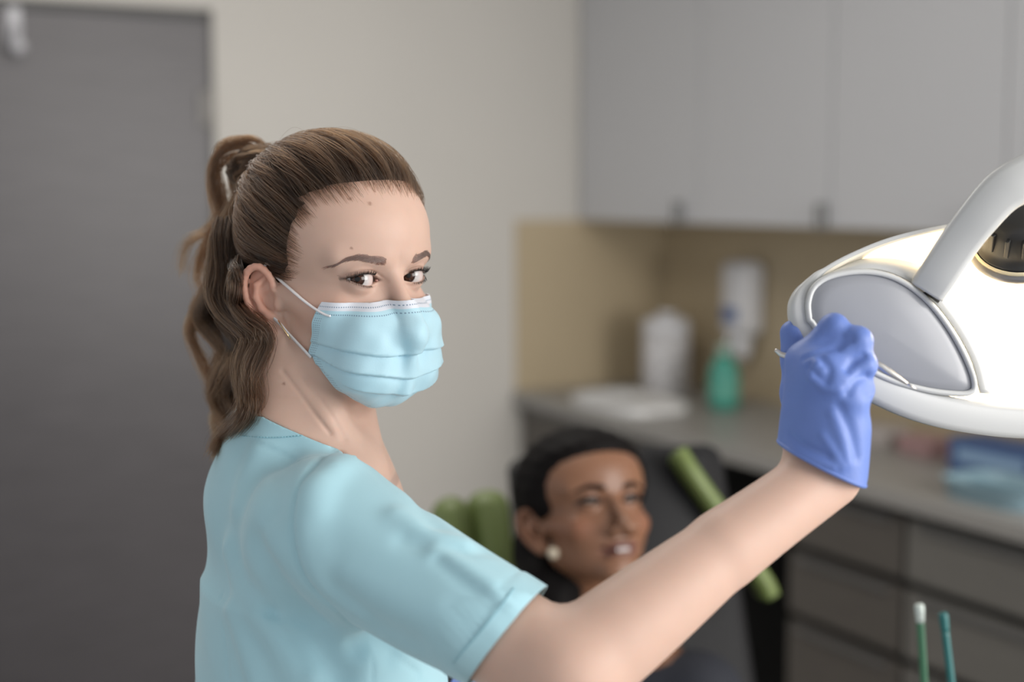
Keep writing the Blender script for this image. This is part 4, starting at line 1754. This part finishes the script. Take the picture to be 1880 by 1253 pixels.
def scrub_sdf(p):
    d = SCRUB0(p)
    near = np.abs(d) < .02
    if near.any():
        q = p[near]
        e = d[near]
        for pts, A, w in SEAMS:
            P = np.array(pts)
            m = ((q > P.min(0) - .02) & (q < P.max(0) + .02)).all(1)
            if m.any():
                e[m] = e[m] + A * np.exp(-(poly_dist(q[m], pts) / w) ** 2)
        for pts, A, w in FOLDS:
            P = np.array(pts)
            m = ((q > P.min(0) - 3 * w) & (q < P.max(0) + 3 * w)).all(1)
            if m.any():
                dd = poly_dist(q[m], pts)
                e[m] = e[m] - A * np.exp(-(dd / w) ** 2)
        # turned hem and collar band stand a little proud, with a stitch line
        hem = -((q - HEM_C) @ HEM_N)
        on = hem < .06
        e = e - np.where(on, .0010 / (1 + np.exp((hem - .021) / .0012)), 0) + np.where(on, .0007 * np.exp(-((hem - .022) / .0016) ** 2), 0)
        nk = -((q - NP_B) @ NECK_N)
        rr = L((q - NECK_B)[:, :2])
        band = rr < .125
        e = e - np.where(band, .0012 / (1 + np.exp((nk - .019) / .0012)), 0) + np.where(band, .0008 * np.exp(-((nk - .020) / .0016) ** 2), 0)
        e = e - .0012 * np.sin(q[:, 0] * 61 + q[:, 2] * 40) * np.sin(q[:, 2] * 55 - q[:, 1] * 47)
        d[near] = e
    return d


def build_scrub(parent):
    setup_scrub_lines()
    xs, ys, zs = axis(-.42, .10, h=.0032), axis(.98, 1.55, (1.0, 1.22, .003), h=.005), axis(.70, 1.46, (1.12, 1.45, .0032), h=.006)
    V, F = surface_nets(scrub_sdf, xs, ys, zs)
    V, F = trim_surface(V, F, scrub_sdf, scrub_keep, h=.001)
    o = link('scrub_top', np_mesh('scrub_top', V, F), M_SCRUB, parent, label='pale turquoise short-sleeved scrub top')
    solidify(o, .0016, -1)
    # stitches along the collar band and hem
    bm = bmesh.new()
    def stitches(pix, n, ln=.0032):
        pts = spline(drawn(spline(pix, 16), scrub_sdf), n)
        T = unit(np.gradient(pts, axis=0))
        for a, t in zip(pts, T):
            v = unit(np.array([0, 0, CAM_Z]) - a)
            s = np.cross(t, v)
            q = [a + v * .0009 + t * ln * i + s * .0004 * j for i, j in ((-.5, -1), (.5, -1), (.5, 1), (-.5, 1))]
            top = [bm.verts.new(x) for x in q]
            bot = [bm.verts.new(x - v * .001) for x in q]
            bm.faces.new(top)
            for i in range(4):
                bm.faces.new((top[i], top[(i + 1) % 4], bot[(i + 1) % 4], bot[i]))
    stitches([(942, 1082), (920, 1112), (890, 1150), (860, 1186), (832, 1218)], 28)
    stitches([(447, 801), (480, 803), (515, 803), (552, 800)], 20)
    st = link('stitching', bm_mesh(bm, 'stitching'), mat('stitch_thread', (.26, .50, .58), rough=.8), o, kind='stuff')
    # trousers
    U = Union(.06)
    U.add(lambda p: ell(in_body(p, PELVIS), (0, 0, 0.0), (.152, .110, .15)), PELVIS - .17, PELVIS + .17, .05)
    for s in (-1, 1):
        hip = PELVIS + R_BODY * (.085 * s) + (0, 0, -.06)
        knee = PELVIS + R_BODY * (.09 * s) + F_BODY * .02 + (0, 0, -.43)
        ank = PELVIS + R_BODY * (.09 * s) + (0, 0, -.80)
        U.chain([hip, knee, ank], [.094, .075, .07], .03, .04)
    xs, ys, zs = axis(-.42, .05, h=.012), axis(1.0, 1.5, h=.012), axis(.02, 1.08, h=.012)
    V, F = surface_nets(U, xs, ys, zs)
    link('trousers', np_mesh('trousers', V, F), M_SCRUB, parent)
    for s in (-1, 1):
        ank = PELVIS + R_BODY * (.09 * s) + (0, 0, -PELVIS[2])
        def shoe(p, ank=ank):
            d = rc(p, ank + F_BODY * -.03 + (0, 0, .045), ank + F_BODY * .16 + (0, 0, .035), .045, .04)
            return np.maximum(d, .002 - p[:, 2])
        a = ank - .25
        V, F = surface_nets(shoe, axis(a[0], a[0] + .5, h=.012), axis(a[1], a[1] + .5, h=.012), axis(-.012, .16, h=.012))
        link('shoe', np_mesh('shoe', V, F), mat('shoe_white', (.7, .7, .7), rough=.5), parent)


# ---- gloves ----------------------------------------------------------------------------------
M_GLOVE = mat('nitrile', (.125, .205, .53), rough=.48, spec=.45, sss=.05, sss_r=(.3, .5, 1), sss_scale=.003, noise=(50, .05), bump=(260, .18, .0012))
CUFF_A, CUFF_B = PW(1446, 819, 1.09), PW(1566, 884, 1.065)
_cd = unit(PW(1500, 880, 1.075) - PW(1527, 760, 1.075))
CUFF_N = unit(np.cross(np.cross(CUFF_B - CUFF_A, _cd), CUFF_B - CUFF_A))
if CUFF_N @ _cd < 0:
    CUFF_N = -CUFF_N

GLOVE_FOLDS = []


def glove0(p):
    d = hand_sdf(p, .0008)
    d = smin(d, rc(p, PW(1520, 780, 1.085), PW(1502, 880, 1.083), .0285, .0298), .012)
    d = smin(d, rc(p, PW(1530, 800, 1.075), PW(1533, 893, 1.075), .021, .0185), .012)
    return d


def glove_sdf(p):
    d = glove0(p)
    for pts, A, w in GLOVE_FOLDS:
        P = np.array(pts)
        m = ((p > P.min(0) - 3 * w) & (p < P.max(0) + 3 * w)).all(1)
        if m.any():
            d[m] = d[m] - A * np.exp(-(poly_dist(p[m], pts) / w) ** 2)
    return d


def build_glove(parent):
    for pix, A, w in ((((1486, 672), (1497, 690), (1516, 702)), -.0016, .003), (((1508, 658), (1522, 676), (1520, 692)), -.0020, .003),
                      (((1478, 660), (1500, 650), (1530, 640), (1548, 622)), -.0012, .0028), (((1538, 640), (1552, 628), (1562, 624)), -.0022, .003),
                      (((1555, 680), (1568, 664), (1584, 655)), -.0022, .003), (((1492, 692), (1512, 712), (1538, 716)), .0014, .003),
                      (((1556, 722), (1570, 700), (1590, 690)), -.0016, .003), (((1500, 668), (1490, 680), (1488, 694)), .0012, .0025),
                      (((1540, 745), (1560, 790), (1572, 840)), -.0011, .004), (((1528, 760), (1546, 810), (1556, 850)), .0010, .004),
                      (((1510, 800), (1530, 830), (1546, 858)), .0009, .003), (((1452, 800), (1480, 820), (1520, 838)), -.0012, .003),
                      (((1455, 826), (1490, 846), (1530, 858)), .0010, .003)):
        pts = drawn(spline(pix, 6), glove0)
        if len(pts) > 1:
            GLOVE_FOLDS.append((pts, A * 1.35, w))
    g = PW(1520, 740, 1.09)
    xs, ys, zs = [np.arange(g[i] - .085, g[i] + .085, .0014) for i in range(3)]
    zs = np.arange(g[2] - .10, g[2] + .075, .0014)
    V, F = surface_nets(glove_sdf, xs, ys, zs)
    V, F = trim_surface(V, F, glove_sdf, lambda p: -((p - CUFF_A) @ CUFF_N), h=.0006)
    o = link('glove', np_mesh('glove', V, F), M_GLOVE, parent, label='blue nitrile glove gripping the lamp rim')
    solidify(o, .0008, 1)
    lp = border_loops(F)
    if lp:
        path = smooth_loop(V[lp[0]], 60)
        link('rolled_cuff', sweep(path, circ(.0017, 8), closed=True), M_GLOVE, o)
    # the other hand, just in front of the waist
    U = Union(.04)
    a = WR_L
    fwd = unit(np.array([1.0, -.35, .05]))
    dn = np.array([0, -.25, -1.0])
    sd = unit(np.cross(fwd, dn))
    U.rc(a - fwd * .03, a + fwd * .02, .031, .031, .01)
    U.rc(a + fwd * .02 + sd * .018, a + fwd * .085 + sd * .026, .016, .012, .02)
    U.rc(a + fwd * .02 - sd * .018, a + fwd * .085 - sd * .026, .016, .012, .02)
    U.rc(a + fwd * .02, a + fwd * .088, .019, .014, .02)
    for k, ln in zip((-1.5, -.5, .5, 1.5), (.034, .042, .045, .038)):
        b0 = a + fwd * .088 + sd * (.0185 * k)
        b1 = b0 + fwd * ln * .8 + dn * ln * .4
        b2 = b1 + fwd * ln * .2 + dn * ln * .7
        U.chain([b0, b1, b2], [.0105, .0095, .0075], .004, .004)
    t0 = a + fwd * .02 + sd * .03
    U.chain([t0, t0 + fwd * .035 + sd * .022 + dn * .012, t0 + fwd * .065 + sd * .018 + dn * .025], [.016, .0115, .009], .005, .008)
    V, F = surface_nets(U, *[np.arange(a[i] - .09 + (.03 if i == 0 else 0), a[i] + .19 if i == 0 else a[i] + .10, .003) for i in range(3)])
    V, F = trim_surface(V, F, U, lambda p: (p - a) @ fwd + .022, h=.001)
    o = link('glove', np_mesh('glove', V, F), M_GLOVE, parent, label='blue nitrile glove low in front of the waist')
    solidify(o, .0008, 1)


def build_dentist():
    root = empty('person', (PELVIS[0], PELVIS[1], 0),
                 'woman in pale turquoise scrubs, blue face mask and gloves reaching for the lamp', 'person')
    build_body(root)
    em = eye_material()
    for s in (-1, 1):
        build_eye(root, HEAD, s, (-.09, 0, CAM_Z), material=em)
    build_mask(root)
    build_earring(root)
    build_brows_lashes(root)
    build_hair(root)
    build_scrub(root)
    build_glove(root)
    return root


build_dentist()

# ------------------------------------------------------------------ operating lamp
M_LAMP = mat('lamp_white', (.55, .56, .56), rough=.28, spec=.5)
M_LAMPG = mat('lamp_shield', (.28, .29, .32), rough=.28)
LD = 1.135
LN = unit(np.array([.0, -1.0, -.10]))        # the shield faces the camera side


def LP(px, py, d=0.0):
    """point of the lamp: pixel on the rim plane, pushed d metres away from the room's camera side"""
    depth = LD + (px - 1560) * .00006
    return PW(px, py, depth + d)


def build_lamp():
    top = LP(1960, 600)
    root = empty('dental_lamp', tuple(top), 'white dental operating lamp with a glowing reflector held by the gloved hand', 'lamp')
    # outer rim: closed loop
    pix = spline([(1490, 520), (1473, 550), (1475, 590), (1500, 630), (1545, 668), (1600, 706), (1680, 742), (1770, 764), (1880, 775), (2000, 768), (2150, 735), (2290, 670),
                  (2370, 590), (2360, 500), (2260, 430), (2110, 395), (1960, 388), (1840, 402), (1740, 415), (1640, 438), (1560, 470), (1508, 500), (1490, 520)], 150)[:-1]
    rimp = np.array([LP(a, b) for a, b in pix])
    # band height: deep along the bottom, thin along the top
    hgt = np.interp(pix[:, 1], [400, 495, 525, 560, 700, 760], [.12, .13, .45, .8, 1.0, 1.05])
    sec = [(.006, -.0125), (.0085, -.008), (.0085, .008), (.006, .0125), (-.006, .0125), (-.0085, .008), (-.0085, -.008), (-.006, -.0125)]
    ctr = np.array([LP(1930, 590)])
    ups = unit(rimp - ctr)
    link('rim', sweep(rimp, sec, ups=ups, closed=True, scale=hgt), M_LAMP, root)
    # concave reflector bowl behind the rim
    cen = LP(1930, 590, .0)
    n = len(rimp)
    V, F = [], []
    rows = 18
    back = PW(1930, 590, LD + .125) - PW(1930, 590, LD)
    for k in range(rows + 1):
        f = k / rows
        r = math.cos(f * math.pi / 2)
        for q in rimp:
            V.append(cen + (q - cen) * (r * .985 + .0) + back * math.sin(f * math.pi / 2))
    for k in range(rows):
        for i in range(n):
            j = (i + 1) % n
            F.append((k * n + i, k * n + j, (k + 1) * n + j, (k + 1) * n + i))
    M_REF = mat('reflector_glass', (.93, .86, .72), rough=.30, spec=.6)
    o = link('reflector', np_mesh('reflector', V, F), M_REF, root, label='warm glowing reflector bowl')
    solidify(o, .002, 0)
    # frosted shield on the near side
    out = spline([(1486, 588), (1484, 556), (1496, 526), (1530, 506), (1590, 499), (1646, 512), (1698, 548), (1742, 602), (1775, 662), (1789, 706), (1778, 722),
                  (1740, 722), (1690, 714), (1630, 696), (1570, 664), (1515, 624), (1486, 585)], 90)[:-1]
    c2 = out.mean(0)
    Vs, Fs = [], []
    m = len(out)
    for k, (sc, dz) in enumerate(((1.0, .012), (1.0, 0.0), (.985, -.002), (.8, -.004), (.4, -.006), (.0001, -.0065))):
        for a, b in out:
            Vs.append(LP(c2[0] + (a - c2[0]) * sc, c2[1] + (b - c2[1]) * sc, -.006 + dz))
    for k in range(5):
        for i in range(m):
            j = (i + 1) % m
            Fs.append((k * m + i, k * m + j, (k + 1) * m + j, (k + 1) * m + i))
    sh = link('shield', np_mesh('shield', Vs, Fs), M_LAMPG, root, label='frosted grey side shield')
    lip = np.array([LP(a, b, -.009) for a, b in out])
    link('shield_lip', sweep(lip, circ(.0024, 8), closed=True), M_LAMP, sh)
    # side wall of the shield that runs back into the bowl
    A = spline([(1512, 512), (1590, 494), (1650, 507), (1705, 545), (1750, 600), (1784, 662), (1800, 722)], 50)
    B = spline([(1514, 500), (1590, 477), (1672, 484), (1742, 524), (1792, 592), (1824, 660), (1842, 726)], 50)
    V, F = [], []
    for (a, b), (c, d) in zip(A, B):
        V += [LP(a, b, -.004), LP((a + c) / 2, (b + d) / 2, .002), LP(c, d, .016), LP(c, d, .020)]
    for i in range(49):
        for k in range(3):
            F.append((i * 4 + k, i * 4 + k + 1, i * 4 + 5 + k, i * 4 + 4 + k))
    o = link('shield_wall', np_mesh('shield_wall', V, F), M_LAMP, sh)
    solidify(o, .002, 0)
    # yoke arm
    path = [LP(1701, 536, -.012), LP(1722, 505, -.018), LP(1762, 445, -.026), LP(1799, 397, -.034), LP(1836, 356, -.040), LP(1872, 333, -.044), LP(1920, 314, -.046), LP(1980, 296, -.044), LP(2060, 310, -.03)]
    P = spline(path, 60)
    sec = [(-.0135, -.003), (-.0127, .002), (-.009, .0042), (.009, .0042), (.0127, .002), (.0135, -.003), (.0127, -.0045), (-.0127, -.0045)]
    toward = unit(np.array([0, 0, CAM_Z]) - P)
    scl = np.interp(np.linspace(0, 1, 60), [0, .3, .65, 1], [1.1, 1.16, 1.35, 1.45])
    link('yoke_arm', sweep(P, sec, ups=toward, scale=scl), M_LAMP, root)
    link('yoke_pad', sweep(spline([LP(1707, 548, -.002), LP(1730, 512, -.002), LP(1752, 478, -.002)], 8), circ(.008, 8)), M_PLINTH, root)
    # hub and pole to the ceiling, right of the picture
    hub = LP(2060, 310, -.03)
    link('ceiling_pole', sweep(spline([hub, hub + (.10, .02, .10), hub + (.22, .05, .5), np.array([hub[0] + .25, hub[1] + .06, H_ROOM])], 30), circ(.02, 14)), M_LAMP, root)
    # bulb housing: black finned barrel held in front of the bowl
    hb = LP(1868, 432, .015)
    ax = unit(LP(1860, 520, .06) - LP(1872, 420, .015))
    e1 = unit(np.cross(ax, np.array([0, 1.0, 0])))
    e2 = np.cross(ax, e1)
    Mh = np.eye(4)
    Mh[:3, 0], Mh[:3, 1], Mh[:3, 2], Mh[:3, 3] = e1, e2, ax, hb
    M_BLK = mat('black_housing', (.018, .018, .018), rough=.45)
    h = link('bulb_housing', lathe([(0, -.028), (.018, -.028), (.026, -.024), (.028, -.012), (.030, .0), (.030, .008), (.032, .009), (.0325, .014), (.0, .014)], 36, Mh), M_BLK, root)
    link('housing_ring', lathe([(.033, .011), (.0345, .012), (.0345, .0145), (.033, .0155)], 36, Mh), mat('pale_ring', (.75, .66, .45), rough=.3), h)
    for k in range(14):
        a = 2 * math.pi * k / 14
        R = Matrix(Mh.tolist()) @ Matrix.Rotation(a, 4, 'Z') @ Matrix.Translation((.0285, 0, -.010))
        link('cooling_fin', bm_mesh(box_bm(.005, .0035, .018, .0006, 1, M=R), 'fin'), M_BLK, h, smooth=False)
    # metal collar and the lit bulb under it
    link('bulb_collar', lathe([(.0, .014), (.036, .014), (.038, .018), (.036, .022), (.0, .022)], 36, Mh), mat('grey_collar', (.20, .20, .21), rough=.3, metal=.5), h)
    bl = lathe([(0, .022), (.008, .022), (.0095, .032), (.008, .044), (.004, .050), (0, .051)], 20, Mh)
    link('bulb', bl, mat('bulb_glow', (1, .95, .85), rough=.3, emit=((1.0, .86, .62), 60.0)), h, label='lit warm bulb')
    ld = bpy.data.lights.new('lamp_light', 'POINT')
    ld.energy = 1.1
    ld.color = (1.0, .83, .58)
    ld.shadow_soft_size = .012
    lo = bpy.data.objects.new('lamp_light', ld)
    lo.location = Vector(hb + ax * .062)
    COL.objects.link(lo)
    lo.parent = root
    lo.location = Vector(hb + ax * .062) - root.location
    return root


build_lamp()

# thin steel instrument held in the same hand
A_, B_ = PW(1423, 643, 1.122), PW(1666, 705, 1.087)
pr = empty('dental_probe', tuple((A_ + B_) / 2), 'thin steel dental probe held in the gloved hand', 'instrument')
pts = spline([A_, PW(1447, 654, 1.118), PW(1525, 652, 1.10), PW(1600, 665, 1.090), PW(1634, 685, 1.088), B_], 30)
link('shaft', sweep(pts, circ(.0021, 10), scale=np.interp(np.linspace(0, 1, 30), [0, .1, .3, .8, 1], [.7, 1, 1.35, 1.35, .6])), M_STEEL, pr)
tipd = unit(pts[-1] - pts[-2])
link('probe_tip', sweep([B_, B_ + tipd * .004, B_ + tipd * .008], circ(.0011, 8), scale=[1, .7, .3]), M_STEEL, pr)

# ------------------------------------------------------------------ dental chair, patient
M_GREEN = mat('green_vinyl', (.135, .178, .055), rough=.45, noise=(20, .06))
M_GREYV = mat('grey_vinyl', (.013, .013, .0145), rough=.6, spec=.2, noise=(20, .08))
M_BLKV = mat('black_plastic', (.012, .012, .012), rough=.45)


def pad(name, c, hx, hy, hz, R, r, m, parent, bulge=.01):
    """rounded upholstered pad: c centre, half sizes, rotation matrix (columns), edge radius"""
    c = np.asarray(c, float)
    hh = np.array([hx, hy, hz])

    def f(p):
        q = (p - c) @ R
        q2 = np.abs(q) - (hh - r)
        d = L(np.maximum(q2, 0)) + np.minimum(q2.max(1), 0) - r
        return d - bulge * np.clip(1 - (q[:, 0] / hx) ** 2, 0, 1) * np.clip(1 - (q[:, 2] / hz) ** 2, 0, 1)
    ext = np.abs(R) @ (hh + .03)
    st = max(hx, hz) / 26
    V, F = surface_nets(f, *[np.arange(c[i] - ext[i], c[i] + ext[i], st) for i in range(3)], newton=1)
    return link(name, np_mesh(name, V, F), m, parent)


def build_chair():
    cb = PW(1095, 985, 2.17)
    root = empty('dental_chair', (cb[0], cb[1] + .1, 0), 'dental chair with a dark grey back and green side bolsters', 'chair')
    # back leans away from the camera
    tilt = math.radians(24)
    yaw = math.radians(14)
    ex = np.array([math.cos(yaw), math.sin(yaw), 0])
    n = np.array([math.sin(yaw) * math.cos(tilt), -math.cos(yaw) * math.cos(tilt), math.sin(tilt)])
    ez = np.cross(n, ex) * -1
    if ez[2] < 0:
        ez = -ez
    R = np.stack([ex, -n, ez], 1)
    low = ez * .30
    pad('back_cushion', PW(1195, 1130, 2.20), .15, .035, .265, R, .03, M_GREYV, root)
    pad('head_cushion', PW(1205, 960, 2.12), .10, .03, .115, R, .028, M_GREYV, root, .012)
    pad('side_bolster', PW(836, 1055, 2.13), .030, .040, .118, R, .035, M_GREEN, root)
    pad('side_bolster', PW(908, 1078, 2.15), .034, .035, .148, R, .032, M_GREEN, root)
    # green piping on the right of the head cushion
    e = [PW(1243, 835, 2.10), PW(1262, 865, 2.09), PW(1290, 905, 2.09), PW(1322, 950, 2.09), PW(1365, 1020, 2.10), PW(1398, 1070, 2.11), PW(1408, 1092, 2.115)]
    link('green_edge', sweep(spline(e, 40), [(-.010, -.02), (.010, -.02), (.014, 0), (.010, .02), (-.010, .02), (-.014, 0)], ups=-n), M_GREEN, root)
    sd = np.array([cb[0] + .05, cb[1] + .22, 0])
    link('seat_base', bm_mesh(box_bm(.52, .75, .12, .04, 4, M=frame_mat(sd + np.array([.25, -.25, .52]), ex, np.cross(UP, ex))), 'seat'), M_GREYV, root)
    link('pedestal', lathe([(0, 0), (.28, 0), (.28, .03), (.20, .06), (.13, .10), (.12, .46), (0, .46)], 32, Matrix.Translation(Vector(sd + np.array([.2, -.2, 0])))), M_BLKV, root)
    link('back_support', bm_mesh(box_bm(.30, .05, .62, .02, 3, M=frame_mat(PW(1130, 1180, 2.30), ex, -n, ez)), 'support'), M_BLKV, root)
    return root


PH = Head(PW(1074, 938, 1.97), math.radians(27), math.radians(22), math.radians(-2.0), 1.02, 1.12)
PSKIN = (.205, .095, .052)
M_PSKIN = mat('brown_skin', PSKIN, rough=.45, sss=.1, sss_scale=.004, attr='tint', noise=(40, .06), spec=.5)


def build_patient():
    nb = PW(1062, 1150, 2.07)
    root = empty('person', (nb[0] + .1, nb[1], 0), 'dark-haired woman in a navy top lying back in the dental chair', 'person')
    U = Union(.06)
    hc = PH.wor((0, 0, -1))
    U.add(lambda p: head_sdf(PH.loc(p), mouth=.25, lid_k=.8) / 100, hc - .14, hc + .14, .02)
    U.rc(PH.wor((0, -2.0, -5)), nb, .048, .055, .03)
    ch = nb + np.array([.06, -.03, -.17])
    U.rc(nb + (-.13, .05, -.05), nb + (.16, -.08, -.07), .055, .055, .05)
    U.rc(nb + (0.02, 0, -.10), ch + (.10, -.08, -.12), .11, .12, .06)
    U.chain([nb + (-.14, .05, -.06), nb + (-.13, -.05, -.28), nb + (.10, -.20, -.38)], [.045, .04, .03], .02, .03)
    U.chain([nb + (.17, -.08, -.08), nb + (.25, -.10, -.30), nb + (.36, -.28, -.40)], [.045, .04, .03], .02, .03)
    seat = np.array([ch[0] + .18, ch[1] - .18, .66])
    U.chain([ch + (.05, -.05, -.12), seat, seat + (.38, -.18, .06), seat + (.62, -.30, -.22)], [.12, .12, .075, .05], .04, .05)
    hx = PH.pos
    xs = axis(hx[0] - .24, hx[0] + 1.0, (hx[0] - .12, hx[0] + .12, .0026), h=.012)
    ys = axis(hx[1] - .75, hx[1] + .32, (hx[1] - .13, hx[1] + .12, .0026), h=.012)
    zs = axis(.30, hx[2] + .16, (hx[2] - .14, hx[2] + .15, .0026), h=.012)
    V, F = surface_nets(U, xs, ys, zs, newton=2)
    me = np_mesh('body', V, F)
    q = PH.loc(V)
    col = np.tile(np.array(PSKIN), (len(V), 1))
    m = L(q) < 19
    col[m] = skin_colors(q[m], PSKIN, (.16, .062, .055), .3)
    vcolor(me, 'tint', col)
    link('body', me, M_PSKIN, root)
    em = eye_material()
    em.node_tree.nodes['Principled BSDF'].inputs['Roughness'].default_value = .3
    for e in em.node_tree.nodes['Color Ramp'].color_ramp.elements:
        if e.color[0] > .3:
            e.color = (.22, .19, .17, 1)
    for s in (-1, 1):
        for up in (0, 1):
            x = np.linspace(1.25, 4.05, 16)
            a, b, u = lid_curves(x, .8)
            z = (b, a)[up]
            y = EYE[1] + np.sqrt(np.maximum(1.36 ** 2 - (x - EYE[0]) ** 2 - z ** 2, .05))
            link('eyelash_line', sweep(PH.wor(np.stack([x * s, y, z + (.0, .06)[up]], 1)), circ((.0009, .0017)[up], 8), scale=np.interp(u, [-1, -.3, .8, 1], [.4, 1, 1.2, .5])), M_PHAIR, root)
    tgt = PH.pos + PH.M[:, 1] * 1.0 + np.array([.25, 0, -.12])
    for s in (-1, 1):
        build_eye(root, PH, s, tgt, material=em)
    # parted lips show the teeth
    tb = []
    for i in range(4):
        x = (i - 1.5) * .42
        bm = box_bm(.0039, .002, .0062, .0008, 2)
        me = bm_mesh(bm, 'tooth')
        o = link('tooth', me, M_TOOTH, root)
        w = PH.wor((x, 8.45 - .11 * x * x, -6.6))
        o.location = Vector(w) - root.location
        R = PH.M.copy()
        R[:, 0] *= -1
        o.rotation_euler = Matrix(R.tolist()).to_euler()
    # eyebrows
    for s in (-1, 1):
        t = np.linspace(0, 1, 12)
        x = 1.2 + 3.7 * t
        z = np.interp(t, [0, .5, 1], [1.5, 1.95, 1.3])
        y = face_y(np.stack([x, z], 1))[:, 1]
        path = PH.wor(np.stack([x * s, y, z], 1))
        link('eyebrow', sweep(path, circ(.0014, 8, .0042), ups=PH.M[:, 2], scale=np.interp(t, [0, .2, .7, 1], [.8, 1, .7, .2])), M_PHAIR, root)
    # black hair, drawn back smooth from the forehead, hanging behind the ear
    def hair(p):
        q = PH.loc(p)
        x = np.abs(q[:, 0])
        z = hair_zone(q + np.array([0, .25, .7]))
        d = skull_sdf(q) - 1.25 * np.clip((z + .2) / 1.6, 0, 1) + .25
        d = np.maximum(d, -(z + .05) * .8)
        back = chain(q, [(0, -6, 3), (-2.5, -6.6, -4), (-4.0, -4.6, -9), (-4.6, -3.2, -14)], [3.8, 4.4, 3.9, 2.4], 1.5)
        back2 = chain(q, [(0, -6, 3), (2.5, -6.6, -4), (3.6, -5.2, -9)], [3.5, 3.0, 2.0], 1.5)
        d = smin(d, back, 1.5)
        d = smin(d, back2, 1.5)
        d = d - .06 * np.sin(np.arctan2(q[:, 0], q[:, 2] - 2) * 26 + q[:, 1] * .8)
        return d / 100
    c = PH.wor((0, -2, 0))
    V, F = surface_nets(hair, np.arange(c[0] - .17, c[0] + .15, .0035), np.arange(c[1] - .16, c[1] + .17, .0035), np.arange(c[2] - .20, c[2] + .17, .0035), newton=1)
    link('hair', np_mesh('hair', V, F), M_PHAIR, root, label='smooth black hair drawn back')
    # pearl earring
    bm = bmesh.new()
    bmesh.ops.create_uvsphere(bm, u_segments=20, v_segments=14, radius=.0085)
    ep = PW(1016, 1016, to_px(PH.wor((-7.0, .3, -4.5)))[0, 2] - .012)
    bmesh.ops.transform(bm, matrix=Matrix.Translation(Vector(ep)), verts=bm.verts)
    link('earring', bm_mesh(bm, 'earring'), M_PEARL, root, label='round pearl coloured earring')
    # navy top
    T = Union(.06)
    T.rc(nb + (-.13, .05, -.058), nb + (.16, -.08, -.078), .060, .062, .05)
    T.rc(nb + (0.02, 0, -.12), ch + (.10, -.08, -.12), .118, .13, .06)
    T.chain([nb + (-.14, .05, -.06), nb + (-.13, -.05, -.28), nb + (.12, -.21, -.39)], [.055, .05, .042], .02, .03)
    T.chain([nb + (.17, -.08, -.08), nb + (.25, -.10, -.30), nb + (.40, -.31, -.42)], [.055, .05, .042], .02, .03)
    lo, hi = nb - (.25, .42, .62), nb + (.50, .25, .12)
    V, F = surface_nets(T, *[np.arange(lo[i], hi[i], .009) for i in range(3)], newton=1)
    link('navy_top', np_mesh('navy_top', V, F), M_NAVY, root)
    Tr = Union(.06)
    Tr.chain([ch + (.08, -.07, -.16), seat, seat + (.38, -.18, .06), seat + (.60, -.29, -.20)], [.125, .13, .085, .06], .04, .05)
    lo, hi = np.minimum(ch, seat) - .35, np.maximum(ch, seat) + (.80, .20, .10)
    V, F = surface_nets(Tr, *[np.arange(lo[i], hi[i], .014) for i in range(3)], newton=1)
    link('trousers', np_mesh('trousers', V, F), M_NAVY, root)


M_TOOTH = mat('teeth', (.62, .58, .56), rough=.12, coat=.5)
M_PHAIR = mat('black_hair', (.005, .004, .004), rough=.6, spec=.08)
M_PEARL = mat('pearl', (.55, .47, .36), rough=.22, coat=.4)
M_NAVY = mat('navy_cotton', (.010, .012, .020), rough=.8, noise=(30, .15))
build_chair()
build_patient()

# ------------------------------------------------------------------ green suction tubes of the treatment unit
def suction(px, py, depth, lean, col, tipcol, lab):
    a = PW(px, py, depth)
    b = PW(px + lean, 1300, depth)
    d = unit(b - a)
    c = b + d * .25
    root = empty('suction_tube', tuple(c), lab, 'tube', 'suction tubes of the treatment unit')
    pts = spline([a + d * .012, a + d * .08, b, c], 24)
    link('hose', sweep(pts, circ(.0042, 14)), col, root)
    link('tip', sweep(spline([a - d * .004, a, a + d * .006, a + d * .016], 10), circ(.0052, 14), scale=np.interp(np.linspace(0, 1, 10), [0, .2, .6, 1], [.7, 1, 1, .85])), tipcol, root)
    return c


M_GT = mat('green_tube', (.045, .16, .085), rough=.35)
M_TT = mat('teal_tube', (.015, .12, .12), rough=.35)
c1 = suction(1688, 1116, 1.52, 12, M_GT, mat('clear_tip', (.52, .58, .55), rough=.2), 'green suction tube with a clear rounded tip')
c2 = suction(1732, 1132, 1.50, 20, M_TT, M_TT, 'dark teal suction tube without a pale tip')
ub = (c1 + c2) / 2
un = empty('treatment_unit', (ub[0], ub[1], 0), 'grey treatment unit carrying the suction tubes', 'dental unit')
link('holder_head', bm_mesh(box_bm(.22, .16, .07, .02, 3, M=Matrix.Translation(Vector((ub[0] + .04, ub[1], ub[2] - .02)))), 'head'), M_LAMP, un)
link('column', lathe([(0, 0), (.16, 0), (.16, .03), (.06, .06), (.05, ub[2] - .05), (0, ub[2] - .05)], 28, Matrix.Translation(Vector((ub[0] + .04, ub[1], 0)))), M_LAMP, un)
